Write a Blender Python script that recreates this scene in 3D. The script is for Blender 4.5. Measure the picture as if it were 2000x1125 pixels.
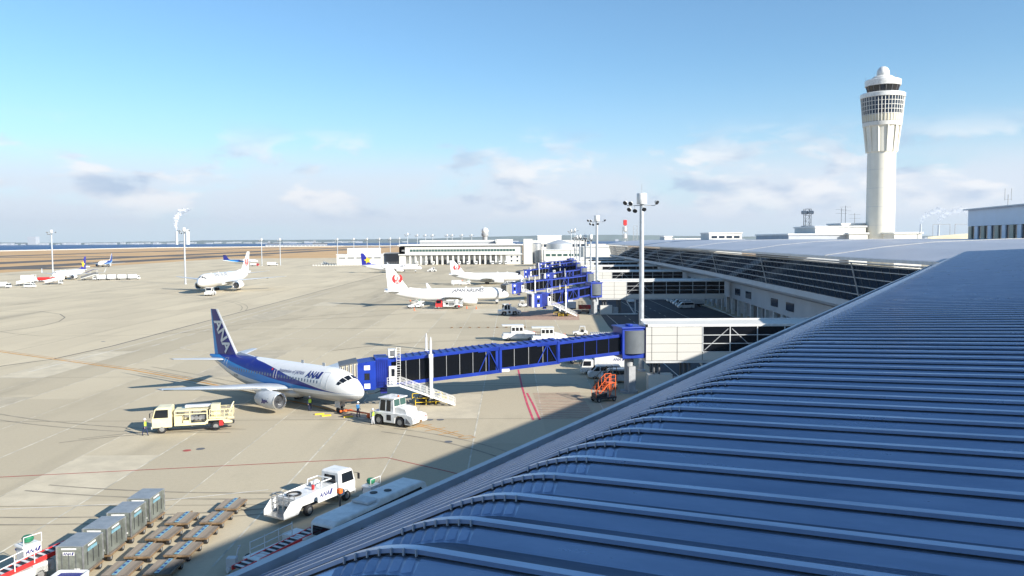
import bpy, math, random
from mathutils import Vector, Matrix
random.seed(7)
R = math.radians
for o in list(bpy.data.objects): bpy.data.objects.remove(o)
scn = bpy.context.scene
COL = scn.collection
# ---------------------------------------------------------------- camera
CAM_H = 20.2
cam = bpy.data.cameras.new('camera'); camo = bpy.data.objects.new('camera', cam); COL.objects.link(camo)
cam.sensor_width = 36.0; cam.lens = 28.8; cam.clip_start = 0.1; cam.clip_end = 80000
camo.matrix_world = Matrix.Translation((0, 0, CAM_H)) @ Matrix.Rotation(R(90 - 3.33), 4, 'X') @ Matrix.Rotation(R(-0.37), 4, 'Z')
scn.camera = camo
# ---------------------------------------------------------------- exposure
scn.view_settings.view_transform = 'Standard'; scn.view_settings.look = 'None'
scn.view_settings.gamma = 1.0; scn.view_settings.use_curve_mapping = False
scn.view_settings.exposure = 0.90
# ---------------------------------------------------------------- sun
SUN = Vector((-1.78, 1.34, -1.0)).normalized()          # direction the light travels
sl = bpy.data.lights.new('sun', 'SUN'); sl.energy = 5.0; sl.angle = R(0.5); sl.color = (1.0, 0.945, 0.85)
so = bpy.data.objects.new('sun', sl); COL.objects.link(so); so.rotation_euler = SUN.to_track_quat('-Z', 'Y').to_euler()
# ---------------------------------------------------------------- world: sky with a low bank of cloud
w = bpy.data.worlds.new('World'); scn.world = w; w.use_nodes = True
nt = w.node_tree; nt.nodes.clear()
def N(nt, t, **k):
    n = nt.nodes.new(t)
    for a, b in k.items(): setattr(n, a, b)
    return n
def L(nt, a, b): nt.links.new(a, b)
def math_n(nt, op, a, b=None, c=None, clamp=False):
    n = N(nt, 'ShaderNodeMath', operation=op, use_clamp=clamp)
    for i, x in enumerate((a, b, c)):
        if x is None: continue
        if isinstance(x, (int, float)): n.inputs[i].default_value = x
        else: L(nt, x, n.inputs[i])
    return n.outputs[0]
def mix_n(nt, f, a, b, bt='MIX'):
    n = N(nt, 'ShaderNodeMix', data_type='RGBA', blend_type=bt)
    for i, x in ((0, f), (6, a), (7, b)):
        if isinstance(x, (int, float)): n.inputs[i].default_value = x
        elif isinstance(x, tuple): n.inputs[i].default_value = (*x, 1) if len(x) == 3 else x
        else: L(nt, x, n.inputs[i])
    return n.outputs[2]
def ramp01(nt, x, lo, hi):
    n = N(nt, 'ShaderNodeMapRange', interpolation_type='SMOOTHSTEP', clamp=True)
    L(nt, x, n.inputs[0]); n.inputs[1].default_value = lo; n.inputs[2].default_value = hi
    return n.outputs[0]
sky = N(nt, 'ShaderNodeTexSky', sky_type='NISHITA'); sky.sun_disc = False
sky.sun_elevation = R(24.2); sky.sun_rotation = R(126.9); sky.altitude = 0; sky.air_density = 1.0; sky.dust_density = 0.25; sky.ozone_density = 2.5
tc = N(nt, 'ShaderNodeTexCoord'); sp = N(nt, 'ShaderNodeSeparateXYZ'); L(nt, tc.outputs['Generated'], sp.inputs[0])
Z = sp.outputs[2]
skyc = mix_n(nt, 1.0, sky.outputs[0], (0.74, 0.97, 1.07), 'MULTIPLY')
# pale air towards the horizon
hz = math_n(nt, 'POWER', ramp01(nt, Z, 0.24, -0.02), 1.6)
skyc = mix_n(nt, math_n(nt, 'MULTIPLY', hz, 0.88), skyc, (4.1, 4.9, 5.9))
# clouds: stretched noise in azimuth / elevation
cb = N(nt, 'ShaderNodeCombineXYZ')
az = math_n(nt, 'ARCTAN2', sp.outputs[0], sp.outputs[1])
L(nt, math_n(nt, 'MULTIPLY', az, 6.5), cb.inputs[0]); L(nt, math_n(nt, 'MULTIPLY', Z, 17.0), cb.inputs[1])
def cloud(off, scale, det, rough, lo, hi):
    m = N(nt, 'ShaderNodeMapping'); L(nt, cb.outputs[0], m.inputs[0]); m.inputs['Location'].default_value = off
    n = N(nt, 'ShaderNodeTexNoise'); n.inputs['Scale'].default_value = scale; n.inputs['Detail'].default_value = det; n.inputs['Roughness'].default_value = rough
    n.inputs['Distortion'].default_value = 0.25
    L(nt, m.outputs[0], n.inputs['Vector']); return ramp01(nt, n.outputs[0], lo, hi)
band = math_n(nt, 'MULTIPLY', ramp01(nt, Z, 0.12, 0.06), ramp01(nt, Z, 0.0, 0.03))
band2 = math_n(nt, 'MULTIPLY', ramp01(nt, Z, 0.145, 0.085), ramp01(nt, Z, 0.015, 0.05))
c1 = math_n(nt, 'MULTIPLY', cloud((3.1, 1.7, 0), 0.9, 5, 0.5, 0.27, 0.50), band)
c2 = math_n(nt, 'MULTIPLY', cloud((5.35, 4.2, 2), 1.25, 9, 0.55, 0.485, 0.59), band2)
shade = cloud((3.1, 2.5, 5), 1.6, 4, 0.5, 0.40, 0.66)
skyc = mix_n(nt, math_n(nt, 'MULTIPLY', c1, 0.75), skyc, (4.9, 5.15, 5.8))
cc = mix_n(nt, shade, (6.2, 6.15, 6.2), (2.8, 3.6, 4.8))
skyc = mix_n(nt, math_n(nt, 'MULTIPLY', c2, 0.8), skyc, cc)
bg = N(nt, 'ShaderNodeBackground'); bg.inputs[1].default_value = 0.090; L(nt, skyc, bg.inputs[0])
wo = N(nt, 'ShaderNodeOutputWorld'); L(nt, bg.outputs[0], wo.inputs[0])

# ================================================================ helpers
class MB:
    def __init__(s): s.v = []; s.f = []; s.mi = []; s.m = 0
    def add(s, vs, fs):
        b = len(s.v); s.v += [tuple(p) for p in vs]
        for f in fs: s.f.append(tuple(b + i for i in f)); s.mi.append(s.m)
        return s
    def box(s, x0, x1, y0, y1, z0, z1):
        return s.add([(x0,y0,z0),(x1,y0,z0),(x1,y1,z0),(x0,y1,z0),(x0,y0,z1),(x1,y0,z1),(x1,y1,z1),(x0,y1,z1)],
              [(3,2,1,0),(4,5,6,7),(0,1,5,4),(1,2,6,5),(2,3,7,6),(3,0,4,7)])
    def bar(s, p, q, w, h=None):
        h = h or w; p = Vector(p); q = Vector(q); d = (q - p)
        if d.length < 1e-6: return s
        d.normalize(); up = Vector((0, 0, 1)) if abs(d.z) < 0.95 else Vector((1, 0, 0))
        a = d.cross(up).normalized() * w / 2; b = a.cross(d).normalized() * h / 2
        return s.add([p-a-b, p+a-b, p+a+b, p-a+b, q-a-b, q+a-b, q+a+b, q-a+b],
              [(0,1,2,3),(7,6,5,4),(0,4,5,1),(1,5,6,2),(2,6,7,3),(3,7,4,0)])
    def cyl(s, p, q, r, r2=None, n=12):
        r2 = r if r2 is None else r2; p = Vector(p); q = Vector(q); d = (q - p).normalized()
        up = Vector((0, 0, 1)) if abs(d.z) < 0.9 else Vector((1, 0, 0))
        a = d.cross(up).normalized(); b = d.cross(a).normalized(); vs = []
        for c, rr in ((p, r), (q, r2)):
            for i in range(n):
                t = 2 * math.pi * i / n; vs.append(c + a * math.cos(t) * rr + b * math.sin(t) * rr)
        fs = [(i, (i+1) % n, n + (i+1) % n, n + i) for i in range(n)]
        return s.add(vs, fs + [tuple(range(n-1, -1, -1)), tuple(range(n, 2*n))])
    def path(s, pts, r, n=6):
        for a, b in zip(pts, pts[1:]): s.cyl(a, b, r, n=n)
        return s
    def rings(s, rs, cap=True):
        n = len(rs[0]); vs = [p for r in rs for p in r]; fs = []
        for k in range(len(rs) - 1):
            for i in range(n): fs.append((k*n+i, k*n+(i+1) % n, (k+1)*n+(i+1) % n, (k+1)*n+i))
        if cap: fs += [tuple(range(n-1, -1, -1)), tuple((len(rs)-1)*n + i for i in range(n))]
        return s.add(vs, fs)
    def lathe(s, prof, n=24, c=(0, 0, 0), axis='Z', cap=True):
        rs = []
        for r, h in prof:
            ring = []
            for i in range(n):
                t = 2 * math.pi * i / n; a, b = math.cos(t) * r, math.sin(t) * r
                ring.append((c[0]+a, c[1]+b, c[2]+h) if axis == 'Z' else (c[0]+h, c[1]+a, c[2]+b))
            rs.append(ring)
        return s.rings(rs, cap)
    def prism(s, pts, y0, y1, taper=0.0):
        """side profile (x,z) across the width y0..y1; taper narrows the top"""
        zs = [p[1] for p in pts]; z0, z1 = min(zs), max(zs); m = (y0+y1)/2; n = len(pts)
        def yy(y, z): return m + (y-m) * (1 - taper * (max(0, (z-z0)/(z1-z0+1e-9) - .45)/.55))
        vs = [(x, yy(y0, z), z) for x, z in pts] + [(x, yy(y1, z), z) for x, z in pts]
        return s.add(vs, [tuple(range(n)), tuple(range(2*n-1, n-1, -1))] + [(i, n+i, n+(i+1) % n, (i+1) % n) for i in range(n)])
    def quad(s, *ps): return s.add(ps, [tuple(range(len(ps)))])
    def slab(s, pts, z0, z1):
        n = len(pts)
        return s.add([(x,y,z0) for x,y in pts] + [(x,y,z1) for x,y in pts],
              [tuple(range(n-1,-1,-1)), tuple(range(n,2*n))] + [(i,(i+1)%n,n+(i+1)%n,n+i) for i in range(n)])
    def mesh(s, name, mats, smooth=False, fix=True):
        me = bpy.data.meshes.new(name); me.from_pydata(s.v, [], s.f)
        for m in (mats if isinstance(mats, (list, tuple)) else [mats]): me.materials.append(m)
        me.polygons.foreach_set('material_index', s.mi)
        if fix:
            import bmesh
            bm = bmesh.new(); bm.from_mesh(me); bmesh.ops.recalc_face_normals(bm, faces=bm.faces); bm.to_mesh(me); bm.free()
        if smooth:
            me.polygons.foreach_set('use_smooth', [True] * len(me.polygons))
            try: me.set_sharp_from_angle(angle=R(38))
            except Exception: pass
        me.update(); return me
    def build(s, name, mats, parent=None, smooth=False, bevel=0, fix=True):
        o = bpy.data.objects.new(name, s.mesh(name, mats, smooth, fix)); COL.objects.link(o)
        if parent: o.parent = parent
        if bevel:
            b = o.modifiers.new('edge', 'BEVEL'); b.width = bevel; b.segments = 2; b.limit_method = 'ANGLE'; b.angle_limit = R(40)
        return o
def tag(o, label=None, cat=None, group=None, kind=None):
    if label: o['label'] = label
    if cat: o['category'] = cat
    if group: o['group'] = group
    if kind: o['kind'] = kind
    return o
def thing(name, label, cat, loc=(0, 0, 0), rz=0, group=None):
    o = bpy.data.objects.new(name, None); COL.objects.link(o); o.empty_display_size = 0.3
    o.location = loc; o.rotation_euler = (0, 0, rz); return tag(o, label, cat, group)
def share(name, me, parent, loc=(0, 0, 0), rz=0, scale=None):
    o = bpy.data.objects.new(name, me); COL.objects.link(o); o.parent = parent; o.location = loc; o.rotation_euler = (0, 0, rz)
    if scale: o.scale = scale
    return o
KIDS = {}
def copy_tree(o, loc=None, rz=None, label=None, parent=None):
    c = o.copy(); COL.objects.link(c); c.parent = parent
    if loc is not None: c.location = loc
    if rz is not None: c.rotation_euler = (0, 0, rz)
    if label: c['label'] = label
    for ch in list(o.children): copy_tree(ch, parent=c)
    return c
def text_mesh(body, size, shear=0.0, bold=0.0, align='LEFT'):
    cu = bpy.data.curves.new('txt', 'FONT'); cu.body = body; cu.size = size; cu.shear = shear; cu.offset = bold; cu.align_x = align; cu.resolution_u = 3
    ob = bpy.data.objects.new('txt', cu); COL.objects.link(ob); bpy.context.view_layer.update()
    me = bpy.data.meshes.new_from_object(ob.evaluated_get(bpy.context.evaluated_depsgraph_get()))
    import bmesh
    bm = bmesh.new(); bm.from_mesh(me); bmesh.ops.triangulate(bm, faces=bm.faces)
    if len(body) < 16:
        bmesh.ops.subdivide_edges(bm, edges=bm.edges, cuts=2, use_grid_fill=True)
    bm.to_mesh(me); bm.free()
    vs = [v.co.copy() for v in me.vertices]; fs = [tuple(p.vertices) for p in me.polygons]
    bpy.data.objects.remove(ob); bpy.data.meshes.remove(me); bpy.data.curves.remove(cu)
    return vs, fs
def lettering(name, body, size, fn, mat, parent, shear=0.0, bold=0.0, align='LEFT'):
    """flat print: fn maps the letter plane (u,v) to a 3-D point on the surface"""
    vs, fs = text_mesh(body, size, shear, bold, align); m = MB(); m.add([fn(v.x, v.y) for v in vs], fs)
    return m.build(name, mat, parent, fix=False)

# ================================================================ materials
MAT = {}
def mat(name, col, rough=0.5, metal=0.0, var=0.0, scale=1.0, bump=0.0, bscale=None, coat=0.0, spec=0.5, emit=None):
    m = bpy.data.materials.new(name); m.use_nodes = True; nt = m.node_tree; b = nt.nodes['Principled BSDF']
    b.inputs['Base Color'].default_value = (*col, 1); b.inputs['Roughness'].default_value = rough; b.inputs['Metallic'].default_value = metal
    b.inputs['Coat Weight'].default_value = coat; b.inputs['Specular IOR Level'].default_value = spec
    if var or bump:
        tc = N(nt, 'ShaderNodeTexCoord')
        n = N(nt, 'ShaderNodeTexNoise'); n.inputs['Scale'].default_value = scale; n.inputs['Detail'].default_value = 6; n.inputs['Roughness'].default_value = 0.62
        L(nt, tc.outputs['Object'], n.inputs['Vector'])
        if var:
            f = ramp01(nt, n.outputs[0], 0.3, 0.7)
            L(nt, mix_n(nt, f, tuple(c*(1-var) for c in col), tuple(min(1, c*(1+var*.6)) for c in col)), b.inputs['Base Color'])
            L(nt, math_n(nt, 'MULTIPLY_ADD', n.outputs[0], 0.25, rough-.12), b.inputs['Roughness'])
        if bump:
            n2 = N(nt, 'ShaderNodeTexNoise'); n2.inputs['Scale'].default_value = bscale or scale*8; n2.inputs['Detail'].default_value = 3
            L(nt, tc.outputs['Object'], n2.inputs['Vector'])
            bu = N(nt, 'ShaderNodeBump'); bu.inputs['Strength'].default_value = bump; bu.inputs['Distance'].default_value = 0.02
            L(nt, n2.outputs[0], bu.inputs['Height']); L(nt, bu.outputs[0], b.inputs['Normal'])
    MAT[name] = m; return m
mat('white', (.70,.70,.68), .38, var=.16, scale=1.3, coat=.2)
mat('planewhite', (.74,.74,.73), .28, var=.05, scale=.25, coat=.5)
mat('wing_grey', (.50,.53,.56), .35, .15, var=.10, scale=.5)
mat('chrome', (.75,.76,.78), .2, 1.0)
mat('cream', (.74,.66,.40), .4, var=.12, scale=1.2, coat=.2)
mat('rubber', (.018,.018,.02), .75, var=.3, scale=4)
mat('hub', (.26,.26,.25), .5, .3, var=.2, scale=4)
mat('dark', (.03,.032,.037), .5, var=.3, scale=3)
mat('darkgrey', (.12,.125,.135), .55, var=.25, scale=2)
mat('grey', (.33,.34,.35), .5, var=.18, scale=1.5)
mat('lightgrey', (.56,.57,.57), .45, var=.14, scale=1.0)
mat('steel', (.45,.46,.47), .35, .7, var=.2, scale=3)
mat('galv', (.50,.53,.56), .42, .35, var=.15, scale=1.2)
mat('glass', (.010,.013,.018), .06, 0.0, spec=.6)
mat('glass_blue', (.02,.035,.06), .08, 0.0, spec=.7)
mat('glass_green', (.05,.10,.09), .1, 0.0)
mat('blue', (.002,.030,.30), .42, var=.22, scale=.5)
mat('darkblue', (.012,.018,.19), .4, var=.12, scale=1)
mat('ana_blue', (.008,.012,.16), .3, var=.1, scale=.3, coat=.4)
mat('ana_sky', (.012,.22,.56), .3, var=.1, scale=.3, coat=.4)
mat('sky_blue', (.018,.022,.26), .3, var=.1, scale=.3)
mat('yellow', (.80,.55,.03), .45, var=.1, scale=1)
mat('orange', (.80,.13,.02), .45, var=.15, scale=2)
mat('red', (.66,.03,.03), .45, var=.12, scale=1)
mat('jal_red', (.68,.03,.03), .4)
mat('black', (.012,.012,.014), .5)
mat('ink', (.05,.05,.065), .5)
mat('concrete', (.55,.54,.50), .8, var=.12, scale=.25, bump=.2)
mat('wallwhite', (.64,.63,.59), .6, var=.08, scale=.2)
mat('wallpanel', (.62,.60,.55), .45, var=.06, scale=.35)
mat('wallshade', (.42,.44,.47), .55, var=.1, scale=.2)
mat('beige', (.55,.50,.38), .7, var=.12, scale=.2)
mat('uld', (.29,.315,.28), .38, .55, var=.30, scale=1.8, bump=.3, bscale=6)
mat('wood', (.19,.165,.14), .75, var=.45, scale=2.2)
mat('rust', (.22,.145,.08), .7, var=.45, scale=3)
mat('paleblue', (.17,.33,.40), .55, var=.25, scale=3)
mat('skin', (.50,.32,.23), .6); mat('navy', (.02,.03,.09), .8, var=.25, scale=8); mat('workblue', (.03,.16,.36), .8, var=.2, scale=8)
mat('workwhite', (.62,.63,.65), .8, var=.15, scale=8); mat('vest', (.48,.75,.05), .6)
mat('line_white', (.66,.64,.58), .8, var=.25, scale=.8); mat('joint', (.56,.52,.42), .85, var=.4, scale=.5)
mat('line_orange', (.56,.27,.06), .8, var=.35, scale=.9); mat('line_red', (.36,.07,.06), .8, var=.3, scale=.9); mat('seal', (.10,.09,.08), .8, var=.3, scale=1)
mat('line_pink', (.55,.07,.12), .8, var=.25, scale=.9); mat('hatch', (.40,.26,.19), .85, var=.25, scale=.7)
mat('green', (.02,.18,.09), .6, var=.3, scale=4)
mat('drum_grey', (.10,.115,.13), .5, var=.12, scale=.6)
mat('office_wall', (.74,.78,.84), .5, var=.06, scale=.2)
mat('tyre_mark', (.30,.262,.195), .85, var=.3, scale=.4)
mat('patch_dark', (.44,.38,.275), .85, var=.14, scale=.35, bump=.2)
mat('patch_light', (.545,.475,.345), .85, var=.12, scale=.35, bump=.2)
# ================================================================ the ground
def ground_mat(name, c1, c2, c3, strip=False, rough=.85, s1=.012, s2=.12):
    m = bpy.data.materials.new(name); m.use_nodes = True; nt = m.node_tree; b = nt.nodes['Principled BSDF']; b.inputs['Roughness'].default_value = rough
    b.inputs['Specular IOR Level'].default_value = .25
    tc = N(nt, 'ShaderNodeTexCoord'); P = tc.outputs['Object']
    def noise(sc, det=5, st=None, rg=.6):
        n = N(nt, 'ShaderNodeTexNoise'); n.inputs['Scale'].default_value = sc; n.inputs['Detail'].default_value = det; n.inputs['Roughness'].default_value = rg
        if st:
            mp = N(nt, 'ShaderNodeMapping'); mp.inputs['Scale'].default_value = st; L(nt, P, mp.inputs[0]); L(nt, mp.outputs[0], n.inputs['Vector'])
        else: L(nt, P, n.inputs['Vector'])
        return n.outputs[0]
    col = mix_n(nt, ramp01(nt, noise(s1, 6), .35, .65), c1, c2)
    col = mix_n(nt, math_n(nt, 'MULTIPLY', ramp01(nt, noise(s2, 7, (1, .35, 1)), .50, .70), .6), col, c3)
    if strip:   # paving lanes and slabs laid in separate pours
        sx = N(nt, 'ShaderNodeSeparateXYZ'); L(nt, P, sx.inputs[0])
        a = math_n(nt, 'FLOOR', math_n(nt, 'DIVIDE', math_n(nt, 'ADD', sx.outputs[0], 26.2), 7.4))
        d = math_n(nt, 'FLOOR', math_n(nt, 'DIVIDE', math_n(nt, 'ADD', sx.outputs[1], math_n(nt, 'MULTIPLY', a, 3.1)), 30.0))
        cb = N(nt, 'ShaderNodeCombineXYZ'); L(nt, a, cb.inputs[0]); L(nt, d, cb.inputs[1])
        wn = N(nt, 'ShaderNodeTexWhiteNoise', noise_dimensions='2D'); L(nt, cb.outputs[0], wn.inputs['Vector'])
        col = mix_n(nt, math_n(nt, 'MULTIPLY', wn.outputs[0], .6), col, c3)
        # tyre-dark streaks along the taxi lanes, oil spots
        col = mix_n(nt, math_n(nt, 'MULTIPLY', ramp01(nt, noise(.05, 4, (1, .12, 1)), .58, .72), .45), col, (.16, .145, .115))
        col = mix_n(nt, math_n(nt, 'MULTIPLY', ramp01(nt, noise(.6, 3), .70, .80), .28), col, (.15, .135, .11))
    fine = noise(3.0, 4)
    col = mix_n(nt, .12, col, mix_n(nt, fine, (.1, .1, .1), (.9, .9, .9)), 'OVERLAY')
    L(nt, col, b.inputs['Base Color'])
    bu = N(nt, 'ShaderNodeBump'); bu.inputs['Strength'].default_value = .25; bu.inputs['Distance'].default_value = .02; L(nt, noise(6, 4), bu.inputs['Height']); L(nt, bu.outputs[0], b.inputs['Normal'])
    MAT[name] = m; return m
ground_mat('apron_c', (.54,.465,.33), (.49,.42,.298), (.385,.33,.235), True)
ground_mat('lane_c', (.61,.525,.37), (.56,.48,.34), (.45,.385,.275), True)
ground_mat('asphalt', (.13,.115,.10), (.105,.095,.085), (.16,.145,.12), s1=.02)
ground_mat('road_c', (.060,.066,.074), (.050,.055,.062), (.085,.09,.095), s1=.05)
ground_mat('dry_grass', (.55,.36,.18), (.48,.30,.14), (.60,.43,.24), s1=.006, s2=.03)
def water_mat():
    m = bpy.data.materials.new('sea'); m.use_nodes = True; nt = m.node_tree; b = nt.nodes['Principled BSDF']
    b.inputs['Base Color'].default_value = (.014, .075, .20, 1); b.inputs['Roughness'].default_value = .55; b.inputs['Specular IOR Level'].default_value = .18
    tc = N(nt, 'ShaderNodeTexCoord'); n = N(nt, 'ShaderNodeTexNoise'); n.inputs['Scale'].default_value = .06; n.inputs['Detail'].default_value = 6; L(nt, tc.outputs['Object'], n.inputs['Vector'])
    bu = N(nt, 'ShaderNodeBump'); bu.inputs['Strength'].default_value = 1.0; bu.inputs['Distance'].default_value = 4.0; L(nt, n.outputs[0], bu.inputs['Height']); L(nt, bu.outputs[0], b.inputs['Normal'])
    MAT['sea'] = m
water_mat()
def sheet(name, pts, z, m, kind='structure', parent=None):
    mb = MB(); mb.quad(*[(x, y, z) for x, y in pts]); o = mb.build(name, MAT[m], parent, fix=False)
    if kind and not parent: o['kind'] = kind
    return o
sheet('sea', [(-45000,-30000),(45000,-30000),(45000,45000),(-45000,45000)], -4.0, 'sea')
isl = MB(); isl.slab([(-1340,-1500),(1600,-1500),(1600,3420),(-700,3420),(-1340,3100)], -6, -.012); tag(isl.build('ground', MAT['dry_grass']), kind='structure')
rv = MB()
for a, b in (((-1345,-1500),(-1345,3102)), ((-1345,3102),(-702,3425)), ((-702,3425),(1600,3425))): rv.bar((a[0],a[1],-1.0), (b[0],b[1],-1.0), 9, 7)
tag(rv.build('sea_wall', MAT['concrete']), 'long pale concrete sea wall along the edge of the airport island', 'sea wall')
sheet('apron', [(-355,-120),(420,-120),(420,725),(-150,725),(-190,1010),(-355,1010)], 0, 'apron_c')
sheet('taxi_lane', [(-352,-100),(-78.6,-100),(-84,120),(-84.5,134),(-80.5,142),(-78.6,160),(-78.6,500),(-62,640),(-60,720),(-152,722),(-192,1005),(-352,1005)], .004, 'lane_c')
for x0, x1, y0, y1 in ((-442,-394,-400,3000), (-560,-505,-400,3050), (-850,-790,-900,3100)):
    sheet('taxiway', [(x0,y0),(x1,y0),(x1,y1),(x0,y1)], .004, 'asphalt')
for y0, y1 in ((640,690), (1180,1240), (1800,1850)):
    sheet('taxiway_link', [(-790,y0),(-355,y0+0),(-355,y1),(-790,y1)], .000, 'asphalt')
sheet('service_road', [(21.5,112),(57.8,112),(57.8,560),(31,560),(27.5,300),(22.5,190)], .008, 'road_c')
# painted lines ------------------------------------------------------------
APR = bpy.data.objects['apron']
def strip(name, pts, w, m, z=.012, parent=None):
    mb = MB(); n = len(pts); l, r = [], []
    for i in range(n):
        a = Vector(pts[max(0, i-1)]); b = Vector(pts[min(n-1, i+1)]); d = (b - a).normalized(); nn = Vector((-d.y, d.x)) * w / 2; p = Vector(pts[i])
        l.append((p.x+nn.x, p.y+nn.y, z)); r.append((p.x-nn.x, p.y-nn.y, z))
    for i in range(n-1): mb.quad(r[i], r[i+1], l[i+1], l[i])
    return mb.build(name, MAT[m], parent or APR, fix=False)
for k in range(-5, 8):
    x = -26.2 - 7.4 * k
    strip('slab_joint', [(x, 50 if k > -4 else 92), (x + random.uniform(-.1,.1), 160), (x, 330)], .15 if k % 2 else .10, 'joint', .010)
for k in range(1, 9): strip('slab_joint', [(-78.8 - 15*k, 60), (-78.8 - 15*k, 500)], .10, 'seal', .010)
for y in (62, 92, 122.5, 152, 189.5, 226, 262, 300): strip('slab_joint', [(-78, y), (16, y)], .07, 'seal', .009)
strip('lane_edge', [(-90,100),(-85.5,130),(-84.2,135),(-80.3,142),(-78.5,160),(-78.5,500)], .45, 'seal', .011)
strip('taxi_line', [(-132,179),(-95.9,152.4),(-60.7,129.4),(-44.3,117),(-25.5,100.8),(-20.4,96.3)], .42, 'line_orange', .014)
strip('taxi_line', [(-131.3,179.6),(-95.2,153.1),(-60,130.1),(-43.6,117.7)], .16, 'line_orange', .015)
for a in (0, .55): strip('stop_line', [(-11.6+a*.35, 90.1+a), (-5.3+a*.35, 83.4+a)], .14, 'line_orange', .014)
for t in (.25, .5, .75): strip('stop_line', [(-11.6+6.3*t-.9, 90.1-6.7*t-.7), (-11.6+6.3*t+1.1, 90.1-6.7*t+.9)], .16, 'line_orange', .016)
strip('stand_number', [(-5.6,83.6),(-4.4,83.9),(-3.9,83.2),(-4.9,82.6),(-5.6,83.1)], .16, 'line_orange', .014)
strip('red_line', [(-80,63.9),(-44.5,69.9),(-11.8,75.5),(-6,71),(6,61)], .17, 'line_red', .014)
strip('white_line', [(-60,58),(-39,61.3),(-29,62.6),(-20,65.8)], .12, 'line_white', .014)
strip('white_line', [(-76.2,128),(-74.6,168),(-73.6,235),(-73.6,330)], .20, 'line_white', .014)
for i in range(16): strip('white_dash', [(-70.4, 150+i*9), (-70.4, 154+i*9)], .16, 'line_white', .014)
strip('white_line', [(-64,149),(-51,141),(-50.6,150)], .12, 'line_white', .014)
strip('white_line', [(-52,150.5),(-60,152.5),(-64,157),(-63.7,163),(-52,170),(-18,172)], .12, 'line_white', .014)
strip('taxi_curve', [(-190,246),(-153,244.2),(-141,243.3),(-129,233),(-121.9,222.5),(-117.2,211),(-115.2,199.4),(-117.6,187.2),(-128,160)], .26, 'seal', .012)
strip('taxi_curve', [(-121,190),(-111.4,182.7),(-103.7,178.4),(-85.8,177.4),(-69.5,184.4),(-60,189.6),(8,188.6)], .16, 'seal', .013)
strip('pink_line', [(.9,127.2),(1.3,112),(1.8,99.9),(2.3,91.2)], .26, 'line_pink', .014)
strip('pink_line', [(1.9,107.5),(2.5,99.9),(3.05,91.2)], .26, 'line_pink', .014)
for i in range(17):
    y = 92 + i * .95; x0 = 3.3 - (y-91)*.04; strip('hatch_line', [(x0, y), (x0 + 6.2, y + .2)], .42, 'hatch', .012)
sheet('hatch_patch', [(-1,208),(17,206),(19,236),(0,231)], .012, 'hatch', parent=APR)
for x, y in ((-9.4,91.6),(-8.2,91.6),(-6.5,81.4),(-84,167.3),(-30.6,79.2)):
    mb = MB(); mb.lathe([(.42,.012),(.42,.02),(.36,.022)], 14, (x, y, 0)); mb.build('manhole_cover', MAT['darkgrey'], APR)
mb = MB(); mb.lathe([(.4,.012),(.4,.02)], 14, (-31.7, 78.6, 0)); mb.build('hydrant_cover', MAT['line_red'], APR)
rt = random.Random(5)
for i in range(16):      # slabs recast at another time
    k = rt.randint(-3, 6); x = -26.2 - 7.4*k; y = 62 + 15*rt.randint(0, 13); y1 = y + 15*rt.choice((1, 1, 2))
    sheet('recast_slab', [(x-7.3,y+.08),(x-.1,y+.08),(x-.1,y1-.08),(x-7.3,y1-.08)], .0065 + .0002*i, rt.choice(('patch_dark','patch_light')), parent=APR)
def arc(p0, p1, bend, n=14):
    p0, p1 = Vector(p0), Vector(p1); d = p1-p0; nn = Vector((-d.y, d.x)); return [tuple(p0 + d*(i/n) + nn*bend*4*(i/n)*(1-i/n)) for i in range(n+1)]
for a, b, bd in (((-60,131),(-14,88),.03), ((-58,126),(-16,92),.01), ((-46,82),(-30,86),.10), ((-70,100),(-38,86),-.06), ((-14,86),(2,70),.08), ((-40,66),(-12,64),-.05), ((-34,150),(-2,165),.12), ((-60,210),(-20,240),-.10), ((-30,110),(8,112),.06), ((-75,180),(-30,244),.08), ((-18,60),(-40,58),.04), ((-120,300),(-80,240),.1), ((-150,330),(-118,306),.05)):
    for off in (0, 1.9): strip('tyre_mark', [(x + off*.6, y + off*.8) for x, y in arc(a, b, bd)], .24, 'tyre_mark', .0125)
RD = bpy.data.objects['service_road']
for x in (24.5, 44.6): strip('road_line', [(x, 115), (x+1.2, 250), (x+3, 540)], .14, 'line_white', .014, RD)
strip('road_line', [(34.5,115),(35.5,250),(37,540)], .14, 'line_white', .014, RD)
for x in (29.2, 39.6):
    for i in range(40): strip('road_dash', [(x+i*.06, 118+i*8), (x+i*.06, 121+i*8)], .14, 'line_white', .014, RD)

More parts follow.
